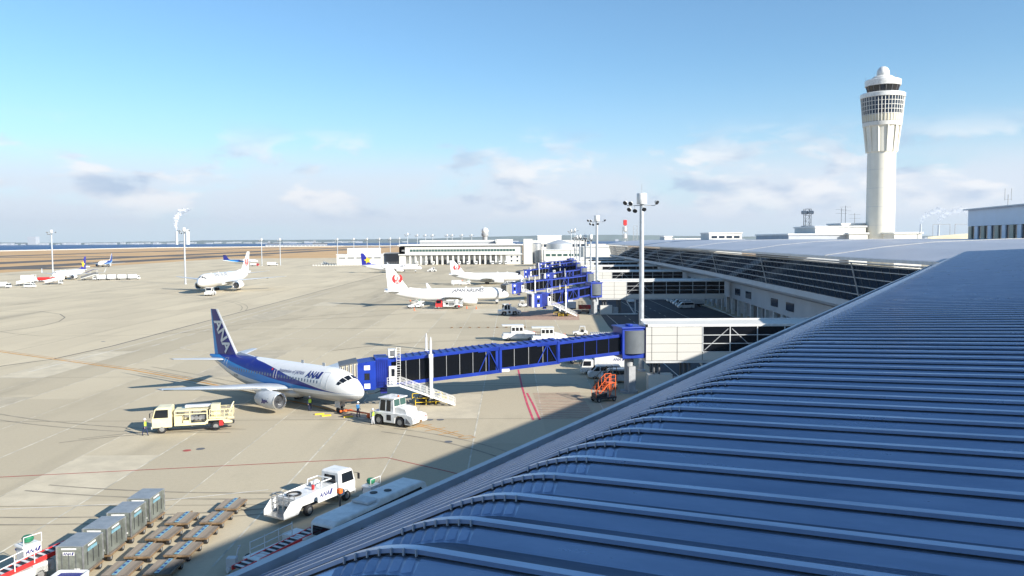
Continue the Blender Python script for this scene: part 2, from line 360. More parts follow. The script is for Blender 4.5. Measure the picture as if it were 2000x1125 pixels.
# ================================================================ near terminal: folded steel roof below the camera
E_ = Vector((.506, .862, 0)); ANG = math.atan2(.862, .506)
terminal = thing('terminal_building', 'near terminal with dark blue folded steel roof in shade along the lower right', 'building', (0, 0, 0), ANG)
def roof_mat():
    m = bpy.data.materials.new('roof_steel'); m.use_nodes = True; nt = m.node_tree; b = nt.nodes['Principled BSDF']
    tc = N(nt, 'ShaderNodeTexCoord'); n = N(nt, 'ShaderNodeTexNoise'); n.inputs['Scale'].default_value = 1.6; n.inputs['Detail'].default_value = 8; n.inputs['Roughness'].default_value = .68
    oi = N(nt, 'ShaderNodeObjectInfo')
    mp = N(nt, 'ShaderNodeMapping'); mp.inputs['Scale'].default_value = (5, .5, 1); L(nt, tc.outputs['Object'], mp.inputs[0]); ad = N(nt, 'ShaderNodeVectorMath', operation='ADD')
    sc = N(nt, 'ShaderNodeVectorMath', operation='SCALE'); L(nt, oi.outputs['Location'], sc.inputs[0]); sc.inputs[3].default_value = 3.7
    L(nt, mp.outputs[0], ad.inputs[0]); L(nt, sc.outputs[0], ad.inputs[1]); L(nt, ad.outputs[0], n.inputs['Vector'])
    L(nt, mix_n(nt, ramp01(nt, n.outputs[0], .3, .75), (.42, .52, .68), (.31, .40, .55)), b.inputs['Base Color'])
    b.inputs['Metallic'].default_value = .6; L(nt, math_n(nt, 'MULTIPLY_ADD', n.outputs[0], .35, .14), b.inputs['Roughness'])
    MAT['roof_steel'] = m
roof_mat()
rd_ = MAT['roof_steel'].copy(); rd_.name = 'roof_trough_shade'; MAT['roof_trough_shade'] = rd_      # darker copy: shade of the trough floors painted in, with some dirt
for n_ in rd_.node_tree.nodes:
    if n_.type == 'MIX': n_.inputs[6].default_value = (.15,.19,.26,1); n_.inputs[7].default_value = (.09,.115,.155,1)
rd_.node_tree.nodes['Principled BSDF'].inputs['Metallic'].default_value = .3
S_B, Z_B, KLO, KUP, S_E = 2.51, 18.62, .495, .050, 5.84
def roof_path():
    pts = []; 
    for s in (-9.0, -6, -3, -1, .5, 1.6): pts.append((s, Z_B + (S_B - s) * KUP, 1.0))
    n = 15; s0, s1 = 2.42, 2.98
    for i in range(n):
        u = i / (n-1); s = s0 + (s1-s0)*u
        z = Z_B + (S_B - s0)*KUP - (s1-s0)*(KUP*u + (KLO-KUP)*u*u/2)
        pts.append((s, z, 1.0 if i % 2 == 0 else .90))
    zl = pts[-1][1]
    for s in (3.3, 4.5, S_E): pts.append((s, zl - (s - s1)*KLO, 1.0))
    return pts
RP = roof_path(); Z_E = RP[-1][1]
PROF = [(0,0),(.02,0),(.04,0),(.13,0),(.145,.006),(.196,.056),(.214,.062),(.252,.062),(.252,.074),(.232,.076),(.232,.100),(.288,.102),(.290,.064),(.338,.062),(.356,.056),(.40,.006),(.42,0),(.46,0),(.48,0),(.5,0)]
mb = MB(); vs = []; npf = len(PROF)
for s, z, k in RP:
    for t, h in PROF:
        hh = h; tt = t
        if k < 1 and .005 <= h <= .063 and .14 < t < .45: tt = .28 + (t-.28)*.74; hh = h*.86      # pressed crimps where the sheet is bent
        vs.append((tt, s, z + hh - .07))
for i in range(len(RP)-1):
    for j in range(npf-1):
        mb.m = 1 if j in (7, 8) else (3 if j in (0, 1, 2, npf-4, npf-3, npf-2) else 0)  # shade of cap gaps and trough floors painted by darker materials
        b0 = (i*npf+j, (i+1)*npf+j, (i+1)*npf+j+1, i*npf+j+1); mb.f.append(b0); mb.mi.append(mb.m)
mb.v = vs
mb.m = 2
for i, (s, z, k) in enumerate(RP):
    if k < 1: mb.box(.219, .232, s-.004, s+.004, z-.004, z+.034)      # seam clips over the bend
pan = mb.mesh('roof_panel', [MAT['roof_steel'], MAT['dark'], MAT['galv'], MAT['roof_trough_shade']], fix=False)
for p in pan.polygons: p.use_smooth = False
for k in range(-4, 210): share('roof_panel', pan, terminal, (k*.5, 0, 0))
T0, T1 = -2.0, 105.0
mb = MB(); mb.box(T0, T1, S_E-.02, S_E+.22, Z_E-.42, Z_E-.36); mb.box(T0, T1, S_E+.14, S_E+.24, Z_E-.42, Z_E+.05); mb.box(T0, T1, S_E-.06, S_E-.02, Z_E-.42, Z_E-.15)
mb.build('gutter', MAT['galv'], terminal)
br = MB(); br.box(-.02,.02,-.25,.05,-.10,.06); brm = br.mesh('gutter_bracket', MAT['darkgrey'])
for k in range(0, 52): share('gutter_bracket', brm, terminal, (k*2+.7, S_E-.05, Z_E-.02))
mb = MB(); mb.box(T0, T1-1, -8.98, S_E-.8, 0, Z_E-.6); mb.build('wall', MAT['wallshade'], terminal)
mb = MB(); mb.box(T0-58, T1, -45, -9.0, 0, 24.05); mb.build('upper_storey', MAT['wallshade'], terminal)  # unseen storey, put in and sized to cast shade over the near roof
mb = MB(); mb.box(T1-.3, T1, -9, S_E, Z_E-1.5, Z_E-.2); mb.build('end_trim', MAT['galv'], terminal)
mb = MB(); mb.lathe([(.05,0),(.06,.05),(.03,.09)], 8, (8.5, -1.2, Z_B+.10)); mb.build('roof_bolt_cap', MAT['black'], terminal)

# ================================================================ pier building with the long glass front
FP = [(50.8,84),(50.6,106),(51.2,122),(54.6,180),(58,243),(61,340),(63,447),(64,530)]
def fx(y):
    for (xa, ya), (xb, yb) in zip(FP, FP[1:]):
        if y <= yb: return xa + (xb-xa)*(y-ya)/(yb-ya)
    return FP[-1][0]
pier = thing('pier_building', 'long terminal pier with slanted dark glass front and grey metal roof', 'building', (50, 110, 0))
PO = Vector((50, 110, 0))
def pl(x, y, z): return (x-PO.x, y-PO.y, z-PO.z)
YS = [86 + 2.6*i for i in range(171)]
ZB, ZT, ZEV, ZR = 10.7, 16.4, 17.35, 19.9
def seamed(name, col, axis_scale, metal=.3):
    m = mat(name, col, .45, metal, var=.08, scale=.1); nt = m.node_tree; b = nt.nodes['Principled BSDF']
    tc = N(nt, 'ShaderNodeTexCoord'); wv = N(nt, 'ShaderNodeTexWave', wave_type='BANDS', bands_direction='Y'); wv.inputs['Scale'].default_value = axis_scale
    L(nt, tc.outputs['Object'], wv.inputs['Vector']); bu = N(nt, 'ShaderNodeBump'); bu.inputs['Strength'].default_value = .35; bu.inputs['Distance'].default_value = .05
    L(nt, wv.outputs[0], bu.inputs['Height']); L(nt, bu.outputs[0], b.inputs['Normal'])
seamed('pier_roof', (.45,.47,.52), .63)
mb = MB(); prof = [(-2.7, ZEV-.25), (-2.7, ZEV+.12), (-2.4, ZEV+.2), (6, ZEV+1.35), (14, ZEV+2.1), (26, ZR), (40, ZR), (56, ZEV)]
yl = [86, 106, 119, 150, 180, 210, 243, 290, 340, 390, 447, 532]
rs = [[pl(fx(y)+dx, y, z) for dx, z in prof] for y in yl]
vs = [p for r in rs for p in r]; n = len(prof)
mb.add(vs, [(k*n+i, k*n+i+1, (k+1)*n+i+1, (k+1)*n+i) for k in range(len(yl)-1) for i in range(n-1)])
rfo = mb.build('roof', MAT['pier_roof'], pier)
for y in (128, 186, 262, 360):
    mb = MB()
    for (dxa, za), (dxb, zb) in zip(prof[1:6], prof[2:7]): mb.bar(pl(fx(y)+dxa, y, za+.06), pl(fx(y)+dxb, y, zb+.05), .2, .12)
    mb.build('expansion_joint', MAT['grey'], rfo)
mb = MB()
for a, b in zip(yl, yl[1:]):
    mb.bar(pl(fx(a)-2.88, a, ZEV-.08), pl(fx(b)-2.88, b, ZEV-.08), .28, .42)
    mb.bar(pl(fx(a)-2.75, a, ZEV-.55), pl(fx(b)-2.75, b, ZEV-.55), .10, .12)
mb.build('eave_gutter', MAT['galv'], rfo)
# louvred soffit, one blade per 1.3 m
bl = MB(); bl.box(0, 1.2, -.05, .05, 0, .06); blm = bl.mesh('soffit_blade', MAT['galv'])
for i in range(230):
    y = 90 + 1.3*i; share('soffit_blade', blm, rfo, pl(fx(y)-2.6, y, ZEV-.75))
# glass: rows of panes on a slanted plane
def gpt(y, u): return pl(fx(y) - 1.45*u, y, ZB + (ZT-ZB)*u)
ROWS = [0, .22, .44, .66, .86, 1.0]
fac = MB()
for a, b in zip(YS, YS[1:]): fac.quad(*[Vector(p)+Vector((.35,0,0)) for p in (gpt(a,0), gpt(b,0), gpt(b,1), gpt(a,1))])
gl = fac.build('glass_front', MAT['dark'], pier)
rest = MB(); cnt = 0
for i, (a, b) in enumerate(zip(YS, YS[1:])):
    for u0, u1 in zip(ROWS, ROWS[1:]):
        tilt = random.uniform(-.012, .012)
        q = [gpt(a+.04, u0+.008), gpt(b-.04, u0+.008), gpt(b-.04, u1-.008), gpt(a+.04, u1-.008)]; q[0] = (q[0][0]+tilt, q[0][1], q[0][2]); q[3] = (q[3][0]+tilt, q[3][1], q[3][2])
        if cnt < 290: m1 = MB(); m1.quad(*q); m1.build('pane', MAT['glass_blue'], gl, fix=False); cnt += 1
        else: rest.quad(*q)
tag(rest.build('far_panes', MAT['glass_blue'], gl, fix=False), kind='stuff')
for u in ROWS[:-1] + [.985]:
    m1 = MB()
    for a, b in zip(YS[::4], YS[4::4]):
        p, q = Vector(gpt(a, u)), Vector(gpt(b, u)); m1.bar(p+Vector((-.10,0,0)), q+Vector((-.10,0,0)), .16, .09)
    m1.build('transom', MAT['lightgrey'], gl)
m1 = MB()
for i, y in enumerate(YS): m1.bar(Vector(gpt(y,0))+Vector((-.03,0,0)), Vector(gpt(y,1))+Vector((-.03,0,0)), .05, .05)
tag(m1.build('mullions', MAT['darkgrey'], gl), kind='stuff')
for y in range(119, 520, 54):
    m1 = MB(); m1.cyl(Vector(gpt(y,0))+Vector((-.35,0,0)), Vector(gpt(y,1))+Vector((-.35,0,.2)), .11, n=8); m1.build('facade_post', MAT['galv'], gl)
# fascia, ground floor wall, columns
m1 = MB()
for a, b in zip(yl, yl[1:]):
    pts = [(-.25, ZB), (-.45, ZB-.9), (-.2, ZB-1.35), (2.4, ZB-2.2)]
    for (dxa, za), (dxb, zb) in zip(pts, pts[1:]): m1.quad(pl(fx(a)+dxa,a,za), pl(fx(b)+dxa,b,za), pl(fx(b)+dxb,b,zb), pl(fx(a)+dxb,a,zb))
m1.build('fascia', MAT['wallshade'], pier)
m1 = MB()
for a, b in zip(yl, yl[1:]):
    m1.quad(pl(fx(a)+2.4,a,ZB-2.2), pl(fx(b)+2.4,b,ZB-2.2), pl(fx(b)+2.4,b,4.3), pl(fx(a)+2.4,a,4.3))
    m1.quad(pl(fx(a)+2.4,a,4.3), pl(fx(b)+2.4,b,4.3), pl(fx(b)+5.4,b,4.3), pl(fx(a)+5.4,a,4.3))
    m1.quad(pl(fx(a)+5.4,a,4.3), pl(fx(b)+5.4,b,4.3), pl(fx(b)+5.4,b,0), pl(fx(a)+5.4,a,0))
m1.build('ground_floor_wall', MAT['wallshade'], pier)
co = MB(); co.box(-.35,.35,-.35,.35,0,4.3); com = co.mesh('column', MAT['lightgrey'])
for i in range(44): y = 150 + i*7; share('column', com, pier, pl(fx(y)+2.8, y, 0))
wi = MB(); wi.box(-.06,.02,0,4.6,0,1.7); wim = wi.mesh('window', MAT['glass_blue'])
for i in range(26):
    y = 150 + i*12
    if i % 3: share('window', wim, pier, pl(fx(y)+2.35, y, 5.6))
do = MB(); do.box(-.04,.03,0,3.6,0,3.4); dom = do.mesh('shutter_door', MAT['darkgrey'])
for i in range(30): y = 152 + i*10.5; share('shutter_door', dom, pier, pl(fx(y)+5.35, y, .02))
# kerb at the foot of the wall
kb = MB()
for a, b in zip(yl, yl[1:]): kb.bar(pl(fx(a)+1.2,a,.075), pl(fx(b)+1.2,b,.075), .3, .15)
kb.build('kerb', MAT['concrete'], pier)
# ================================================================ aircraft
def curve_n(nt, x, pts, x0, x1, y0, y1):
    """piecewise curve y(x) as shader nodes"""
    n = N(nt, 'ShaderNodeFloatCurve'); c = n.mapping.curves[0]
    P = [((a-x0)/(x1-x0), (b-y0)/(y1-y0)) for a, b in pts]
    while len(c.points) < len(P): c.points.new(.5, .5)
    for i, (a, b) in enumerate(sorted(P)): c.points[i].location = (a, min(1, max(0, b))); c.points[i].handle_type = 'AUTO_CLAMPED'
    n.mapping.update()
    L(nt, math_n(nt, 'DIVIDE', math_n(nt, 'SUBTRACT', x, x0), x1-x0, clamp=True), n.inputs['Value'])
    return math_n(nt, 'MULTIPLY_ADD', n.outputs[0], y1-y0, y0)
def livery_ana(name, ng, Ln, zc, k=1.0):
    m = mat(name, (.8,.8,.8), .32, coat=.15); nt = m.node_tree; b = nt.nodes['Principled BSDF']
    tc = N(nt, 'ShaderNodeTexCoord'); sp = N(nt, 'ShaderNodeSeparateXYZ'); L(nt, tc.outputs['Object'], sp.inputs[0])
    s = math_n(nt, 'SUBTRACT', ng, sp.outputs[0]); z = math_n(nt, 'SUBTRACT', sp.outputs[2], zc); q = Ln/31.0
    S = lambda pts: curve_n(nt, s, [(a*q, v) for a, v in pts], 0, Ln, -3, 3)
    top = S([(0,-.62),(2.6,-.60),(5,-.38),(8,.05),(11,.55),(14,1.15),(17,1.62),(19.5,1.9),(21.5,2.4),(31,2.9)])
    mid = S([(0,-.63),(2.6,-.62),(5,-.56),(8,-.42),(12,-.20),(15,.05),(18,.42),(22,.92),(26,1.4),(31,2.0)])
    bot = S([(0,-.64),(2.6,-.64),(5,-.60),(7,-.62),(10,-.80),(13,-.92),(16,-.80),(20,-.40),(24,.15),(28,.9),(31,1.1)])
    bel = S([(0,-.80),(3,-.95),(8,-1.12),(16,-1.2),(22,-.75),(27,.0),(31,.7)])
    lt = lambda c: math_n(nt, 'LESS_THAN', z, c)
    col = mix_n(nt, lt(top), (.74,.74,.73), (.008,.014,.20)); col = mix_n(nt, lt(mid), col, (.012,.22,.56))
    col = mix_n(nt, lt(bot), col, (.66,.67,.67)); col = mix_n(nt, lt(bel), col, (.44,.44,.43))
    n = N(nt, 'ShaderNodeTexNoise'); n.inputs['Scale'].default_value = .8; n.inputs['Detail'].default_value = 6; L(nt, tc.outputs['Object'], n.inputs['Vector'])
    col = mix_n(nt, math_n(nt, 'MULTIPLY', ramp01(nt, n.outputs[0], .5, .8), .12), col, (.3,.29,.27)); L(nt, col, b.inputs['Base Color']); return m
def livery_belly(name, zc, c1=(.74,.74,.73), c2=(.60,.60,.60)):
    m = mat(name, c1, .28, coat=.5); nt = m.node_tree; b = nt.nodes['Principled BSDF']
    tc = N(nt, 'ShaderNodeTexCoord'); sp = N(nt, 'ShaderNodeSeparateXYZ'); L(nt, tc.outputs['Object'], sp.inputs[0])
    col = mix_n(nt, math_n(nt, 'LESS_THAN', sp.outputs[2], zc-1.15), c1, c2)
    n = N(nt, 'ShaderNodeTexNoise'); n.inputs['Scale'].default_value = .6; n.inputs['Detail'].default_value = 6; L(nt, tc.outputs['Object'], n.inputs['Vector'])
    L(nt, mix_n(nt, math_n(nt, 'MULTIPLY', ramp01(nt, n.outputs[0], .5, .8), .10), col, (.35,.34,.32)), b.inputs['Base Color']); return m
def fin_ana(name, a, bq, te_a, te_b):
    m = mat(name, (.012,.02,.27), .35, coat=.1); nt = m.node_tree; b = nt.nodes['Principled BSDF']
    tc = N(nt, 'ShaderNodeTexCoord'); sp = N(nt, 'ShaderNodeSeparateXYZ'); L(nt, tc.outputs['Object'], sp.inputs[0]); x, z = sp.outputs[0], sp.outputs[2]
    le = math_n(nt, 'MULTIPLY_ADD', z, bq, a); te = math_n(nt, 'MULTIPLY_ADD', z, te_b, te_a)
    col = mix_n(nt, math_n(nt, 'GREATER_THAN', x, math_n(nt, 'SUBTRACT', le, .42)), (.009,.014,.18), (.74,.74,.74))
    teo = math_n(nt, 'ADD', te, math_n(nt, 'MULTIPLY_ADD', z, -.075, .98))
    L(nt, mix_n(nt, math_n(nt, 'LESS_THAN', x, teo), col, (.012,.25,.60)), b.inputs['Base Color']); return m
NOSE = [(0,-.62,.03),(.12,-.60,.30),(.4,-.56,.60),(.9,-.47,.93),(1.5,-.35,1.20),(2.2,-.21,1.44),(2.9,-.11,1.62),(3.8,-.04,1.76),(5,0,1.86),(6.2,0,1.88)]
TYPES = dict(
 b735=dict(L=31.0, r=1.88, rzk=1.065, zc=3.30, ng=4.0, wing=(10.6,6.6,14.44,17.6,1.7,2.35,3.35), eng=(4.85,1.55,9.0,3.9,1.02), stab=(26.0,3.6,6.35,29.3,1.25,4.45,4.95), fin=(23.6,5.9,4.9,28.9,1.75,11.1), dorsal=19.6, mg=(15.2,2.6), winglet=False, win=(5.9,24.4)),
 b738=dict(L=39.5, r=1.88, rzk=1.065, zc=3.35, ng=4.0, wing=(13.4,7.8,17.2,22.2,1.7,2.35,3.7), eng=(4.85,1.60,11.4,4.3,1.12), stab=(34.0,4.1,7.2,37.8,1.3,4.5,5.1), fin=(31.3,6.6,5.0,37.2,1.8,12.5), dorsal=27.0, mg=(19.6,2.86), winglet=True, win=(6.0,32.5)),
 b767=dict(L=54.9, r=2.52, rzk=1.075, zc=5.1, ng=6.6, wing=(18.5,11,23.8,31.5,2.4,3.9,5.6), eng=(7.9,2.6,17.5,6.0,1.55), stab=(47,6.0,9.3,51.9,1.9,6.2,7.2), fin=(42.5,9.2,7.4,51.2,2.9,15.9), dorsal=38, mg=(28.5,4.65), winglet=False, win=(8.0,45)))
def aircraft(label, loc, hd, kind, body, finm, group=None, win=True, name='airliner'):
    P = TYPES[kind]; k = P['r']/1.88; zc = P['zc']; ng = P['ng']; Ln = P['L']
    t = thing(name, label, 'airplane', (loc[0], loc[1], 0), R(hd), group)
    st = [(s*k, o*k, r*k) for s, o, r in NOSE]; ts = Ln*.64; st += [(ts*.6, 0, P['r']), (ts, 0, P['r'])]
    for i in range(1, 13):
        u = i/12; f = 1 - .93*u**1.55; st.append((ts + (Ln-ts)*u, P['r']*P['rzk']*.70*u**1.45, P['r']*f))
    def at(s):
        for (a, o1, r1), (b, o2, r2) in zip(st, st[1:]):
            if s <= b: w_ = (s-a)/(b-a); return o1+(o2-o1)*w_, r1+(r2-r1)*w_
        return st[-1][1], st[-1][2]
    def surf(s, th, off=0.0):           # th from the top, positive to starboard (-y)
        o, r = at(s); rz = r*P['rzk']; return (ng-s, -(r+off)*math.sin(th), zc+o+(rz+off)*math.cos(th))
    def side(s, z, sgn, off=.02):       # point on the flank at height z above the axis
        o, r = at(s); rz = r*P['rzk']; c = max(-1, min(1, (z-o)/rz)); return (ng-s, sgn*(r*math.sqrt(max(0, 1-c*c))+off), zc+z)
    n = 44; mb = MB(); ss = []
    for (a, o1, r1), (b, o2, r2) in zip(st, st[1:]):
        m_ = 3 if b - a > 3 else (2 if b > 1 else 1)
        ss += [a + (b-a)*i/m_ for i in range(m_)]
    ss.append(st[-1][0]); mb.rings([[surf(s, 2*math.pi*i/n) for i in range(n)] for s in ss]); fus = mb.build('fuselage', body, t, True)
    def wing(mb, p, c, th, q, c2, th2, vertical=False):
        AF = [(0,0),(.02,.35),(.1,.8),(.3,1),(.6,.75),(1,.04),(.6,-.45),(.3,-.7),(.1,-.6),(.02,-.3)]
        if vertical: AF = [(0,0),(.03,.4),(.12,.8),(.35,1),(.65,.7),(1,.05),(1,-.05),(.65,-.7),(.35,-1),(.12,-.8),(.03,-.4)]
        r = []
        for (x, y, z), cc, tt in ((p, c, th), (q, c2, th2)): r.append([(x-a*cc, y+(b*tt/2 if vertical else 0), z+(0 if vertical else b*tt/2)) for a, b in AF])
        mb.rings(r)
    xr, cr, bs, xt, ct, zr, zt = P['wing']
    for sg in (1, -1):
        mb = MB(); yk = bs*.36; xk = xr + (xt-xr)*.36; ck = cr*.62 + ct*.02
        xk = xr + (xt-xr)*.36
        wing(mb, (ng-xr, sg*.6, zr-.15), cr+.6, .95*k, (ng-xk, sg*yk, zr+(zt-zr)*.36), ck, .48*k); wing(mb, (ng-xk, sg*yk, zr+(zt-zr)*.36), ck, .48*k, (ng-xt, sg*bs, zt), ct, .16)
        wo_ = mb.build('wing', MAT['wing_grey'], t, True)
        for f in (.25, .48, .68):
            fx_ = xr+(xt-xr)*f+(cr+(ct-cr)*f)*.78; m2 = MB(); m2.rings([[(ng-fx_+dx, sg*bs*f+rr*math.cos(a)*.6, zr+(zt-zr)*f-.22+rr*math.sin(a)) for a in [2*math.pi*i/8 for i in range(8)]] for dx, rr in ((1.3*k,.03),(.6*k,.16*k),(-.6*k,.17*k),(-1.5*k,.03))]); m2.build('flap_fairing', MAT['wing_grey'], wo_, True)
        m2 = MB(); m2.bar((ng-xr-.05, sg*1.7*k, zr), (ng-xt+.02, sg*(bs-.1), zt), .16, .12); m2.build('slat', MAT['chrome'], wo_)
        if P['winglet']:
            m2 = MB(); wing(m2, (ng-xt, sg*bs, zt), ct, .16, (ng-xt-1.6, sg*(bs+.55), zt+2.4), .6, .07); m2.build('winglet', MAT['wing_grey'], wo_, True)
        ye, ze, xe, le, re = P['eng']; e = MB(); cx = ng-xe
        e.lathe([(re*.80,0),(re*.92,.02),(re*.99,-.25),(re*1.04,-.9*k),(re*1.03,-le*.55),(re*.86,-le*.85),(re*.72,-le),(re*.5,-le)], 26, (cx, sg*ye, ze), 'X', cap=False); en = e.build('engine', MAT['planewhite'] if kind != 'b735' else MAT['lightgrey'], t, True)
        e = MB(); e.lathe([(re*.93,-.01),(re*.98,.06),(re*.84,.10),(re*.78,0),(re*.76,-.8)], 26, (cx, sg*ye, ze), 'X', cap=False); e.build('inlet_lip', MAT['chrome'], en, True)
        e = MB(); e.lathe([(re*.79,-.55),(re*.3,-.5),(.02,-.15)], 20, (cx+.12, sg*ye, ze), 'X'); e.build('fan', MAT['dark'], en, True)
        e = MB(); e.lathe([(re*.5,-le+.1),(re*.42,-le-.5),(.05,-le-1.2)], 16, (cx, sg*ye, ze), 'X'); e.build('exhaust', MAT['darkgrey'], en, True)
        e = MB(); e.prism([(cx-.9*k,ze+re*.9),(cx-le*.6,ze+re*1.25),(cx-le-1.4*k,zr+.15),(cx-le-.4*k,ze+re*.5),(cx-le*.7,ze+re*.7)], sg*ye-.16, sg*ye+.16); e.build('pylon', MAT['planewhite'], en)
        xs, cs, bb, xst, cst, zs, zst = P['stab']; mb = MB(); wing(mb, (ng-xs, sg*.3, zs), cs, .36*k, (ng-xst, sg*bb, zst), cst, .13); mb.build('tailplane', MAT['wing_grey'], t, True)
        xm, ym = P['mg']; g = MB(); g.cyl((ng-xm, sg*ym, zr-.1), (ng-xm, sg*ym, .55), .13, n=8); g.bar((ng-xm-1, sg*(ym-.8), zr), (ng-xm, sg*ym, .8), .1); gr = g.build('main_gear', MAT['lightgrey'], t)
        for dx in ((-.7, .7) if kind == 'b767' else (0,)):
            for dy in (-.36, .36): g = MB(); g.cyl((ng-xm+dx, sg*ym+dy-.15, .55), (ng-xm+dx, sg*ym+dy+.15, .55), .55, n=18); g.build('wheel', MAT['rubber'], gr)
    # belly fairing
    g = MB(); rr = []
    for s, w_, h in ((xr-1.2,.4,.2),(xr+.5,1.7,.75),(xr+cr*.5,2.0,.95),(xr+cr,1.8,.85),(xr+cr+2.4,.5,.2)): rr.append([(ng-s, math.cos(a)*w_*k, zr-.55+math.sin(a)*h*k) for a in [2*math.pi*i/16 for i in range(16)]])
    g.rings(rr); g.build('belly_fairing', MAT['lightgrey'] if kind == 'b735' else MAT['planewhite'], t, True)
    g = MB(); g.cyl((0,0,zc-P['r']), (0,0,.35), .10, n=8); g.bar((.9,0,zc-P['r']+.1), (0,0,.9), .07); g.box(-.45,.45,-.4,-.36,zc-P['r']-.75,zc-P['r']+.2); g.box(-.45,.45,.36,.4,zc-P['r']-.75,zc-P['r']+.2); gr = g.build('nose_gear', MAT['lightgrey'], t)
    for dy in (-.22, .22): g = MB(); g.cyl((0,dy-.1,.36), (0,dy+.1,.36), .36, n=16); g.build('wheel', MAT['rubber'], gr)
    # fin
    xf, cf, zf, xft, cft, zft = P['fin']; f = MB(); wing(f, (ng-xf, 0, zf-.6*k), cf+.35, .42*k, (ng-xft, 0, zft), cft, .14, True)
    d0 = P['dorsal']; zt0 = zc+P['r']*P['rzk']; f.prism([(ng-d0, zt0-.12), (ng-xf-.2, zf+.75*k), (ng-xf-1.6, zf+.2), (ng-xf-2, zt0-.2)], -.09, .09); finо = f.build('fin', finm, t, True)
    # windows, doors, cockpit
    if win:
        m_ = MB(); s = P['win'][0]
        while s < P['win'][1]:
            for sg in (1, -1):
                if kind != 'b735' or not (abs(s-13.9) < .3): m_.quad(*[side(s+a, .42*k+b, sg, .012) for a, b in ((-.12,-.17),(.12,-.17),(.12,.17),(-.12,.17))])
            s += .56 if kind != 'b767' else .75
        tag(m_.build('cabin_windows', MAT['darkgrey' if body is not MAT.get('ana_body') else 'winlight'], fus, fix=False), kind='stuff')
        ds = [(4.7,.85,1.85,-.30), (P['win'][1]+1.2,.76,1.65,-.1), (14.0*(1 if kind == 'b735' else 1.3),.5,1.0,.1)]
        for s, w_, h, z0 in ds:
            for sg in (1, -1):
                m_ = MB(); c = [(s-w_/2,z0),(s+w_/2,z0),(s+w_/2,z0+h),(s-w_/2,z0+h)]
                for (a, za), (b, zb) in zip(c, c[1:]+c[:1]):
                    for i in range(5):
                        u, v = i/5, (i+1)/5; m_.bar(side(a+(b-a)*u, za+(zb-za)*u, sg, .012), side(a+(b-a)*v, za+(zb-za)*v, sg, .012), .035 if s < 6 else .022, .02)
                m_.build('door_outline', MAT['grey' if s < 6 else 'lightgrey'], fus)
    for sg in (1, -1):
        for a0, a1, s00, s01, s10, s11 in ((4,32,1.62,2.22,1.66,2.32), (35,56,1.74,2.42,2.0,2.62), (58,72,2.12,2.66,2.45,2.80)):
            m_ = MB(); G_ = 4
            for i in range(G_):
                for j in range(G_):
                    def sp_(u, v): th = R(a0+(a1-a0)*u)*sg; sa = (s00+(s10-s00)*u)*k; sb = (s01+(s11-s01)*u)*k; return surf(sa+(sb-sa)*v, th, .022)
                    m_.quad(sp_(i/G_,j/G_), sp_((i+1)/G_,j/G_), sp_((i+1)/G_,(j+1)/G_), sp_(i/G_,(j+1)/G_))
            m_.build('cockpit_window', MAT['glass'], fus, True, fix=False)
    m_ = MB(); m_.box(-.25,.25,-.012,.012,0,.42); share('antenna', m_.mesh('antenna', MAT['lightgrey']), fus, (ng-Ln*.35, 0, zt0-.02)); share('antenna', m_.mesh('antenna', MAT['lightgrey']), fus, (ng-Ln*.22, 0, zt0-.02))
    return t, fus, finо, side, P
def fin_pt(P, sgn, u, v, thick=.25):
    return None
mat('winlight', (.16,.20,.26), .2)
# --- 1 the near airliner
TYPES['b735']['fin'] = (23.6,5.9,4.9,28.9,1.75,11.1)
zc = 3.30; MAT['ana_body'] = livery_ana('ana_body', 4.0, 31.0, zc)
# leading edge: x = ng - (xf + (z-zf)/(zft-zf)*(xft-xf)) ; trailing edge adds the chord
def le_te(P):
    xf, cf, zf, xft, cft, zft = P['fin']; z0 = zf-.6; ng = P['ng']; b = -(xft-xf)/(zft-z0); a = ng-xf-b*z0; tb = -((xft+cft)-(xf+cf))/(zft-z0); ta = ng-xf-cf-tb*z0; return a, b, ta, tb
A_, B_, TA_, TB_ = le_te(TYPES['b735']); MAT['ana_fin'] = fin_ana('ana_fin', A_, B_, TA_, TB_)
HD1 = math.degrees(math.atan2(-.615, .788))
t, fus, fin, side, P = aircraft('white twin-jet with blue swoosh and ANA tail at the near jetway', (-20.4, 95.8), HD1, 'b735', MAT['ana_body'], MAT['ana_fin'])
ng = 4.0
def on_side(s0, z0, side, sgn): return lambda u, v: side(s0 - sgn*(-1)*0 - (u if sgn < 0 else -u), z0+v, sgn, .03)
lettering('lettering', 'ANA', 1.0, on_side(8.15, .80, side, -1), MAT['ana_blue'], fus, .35, .035)
m_ = MB(); f_ = on_side(6.05, .80, side, -1)
for i in range(4): m_.quad(f_(.0+i*.075,.0+i*.19), f_(.42+i*.075,0+i*.19), f_(.42+(i+1)*.075,.19*(i+1)), f_((i+1)*.075,.19*(i+1)))
m_.build('logo_bar', MAT['ana_blue'], fus, fix=False)
lettering('slogan', 'Inspiration of JAPAN', .56, on_side(13.4, .98, side, -1), MAT['ana_blue'], fus, .25)
m_ = MB(); f_ = on_side(14.75, 1.12, side, -1); m_.quad(*[f_(.15*math.cos(a), .15*math.sin(a)) for a in [math.pi*i/6 for i in range(12)]]); m_.build('red_dot', MAT['jal_red'], fus, fix=False)
lettering('registration', 'JA305K', .42, on_side(23.3, -.55, side, -1), MAT['ink'], fus)
# ANA down the fin
xf, cf, zf, xft, cft, zft = P['fin']
def fin_text(zstart, d, offx):
    dn = Vector((.52, -.855)); up = Vector((.855, .52)); 
    return lambda u, v: (offx + dn.x*u + up.x*v, d, zstart + dn.y*u + up.y*v)
lettering('tail_lettering', 'ANA', 2.3, fin_text(9.45, -.235, A_+B_*9.45-1.95), MAT['white'], fin, .1, .06)
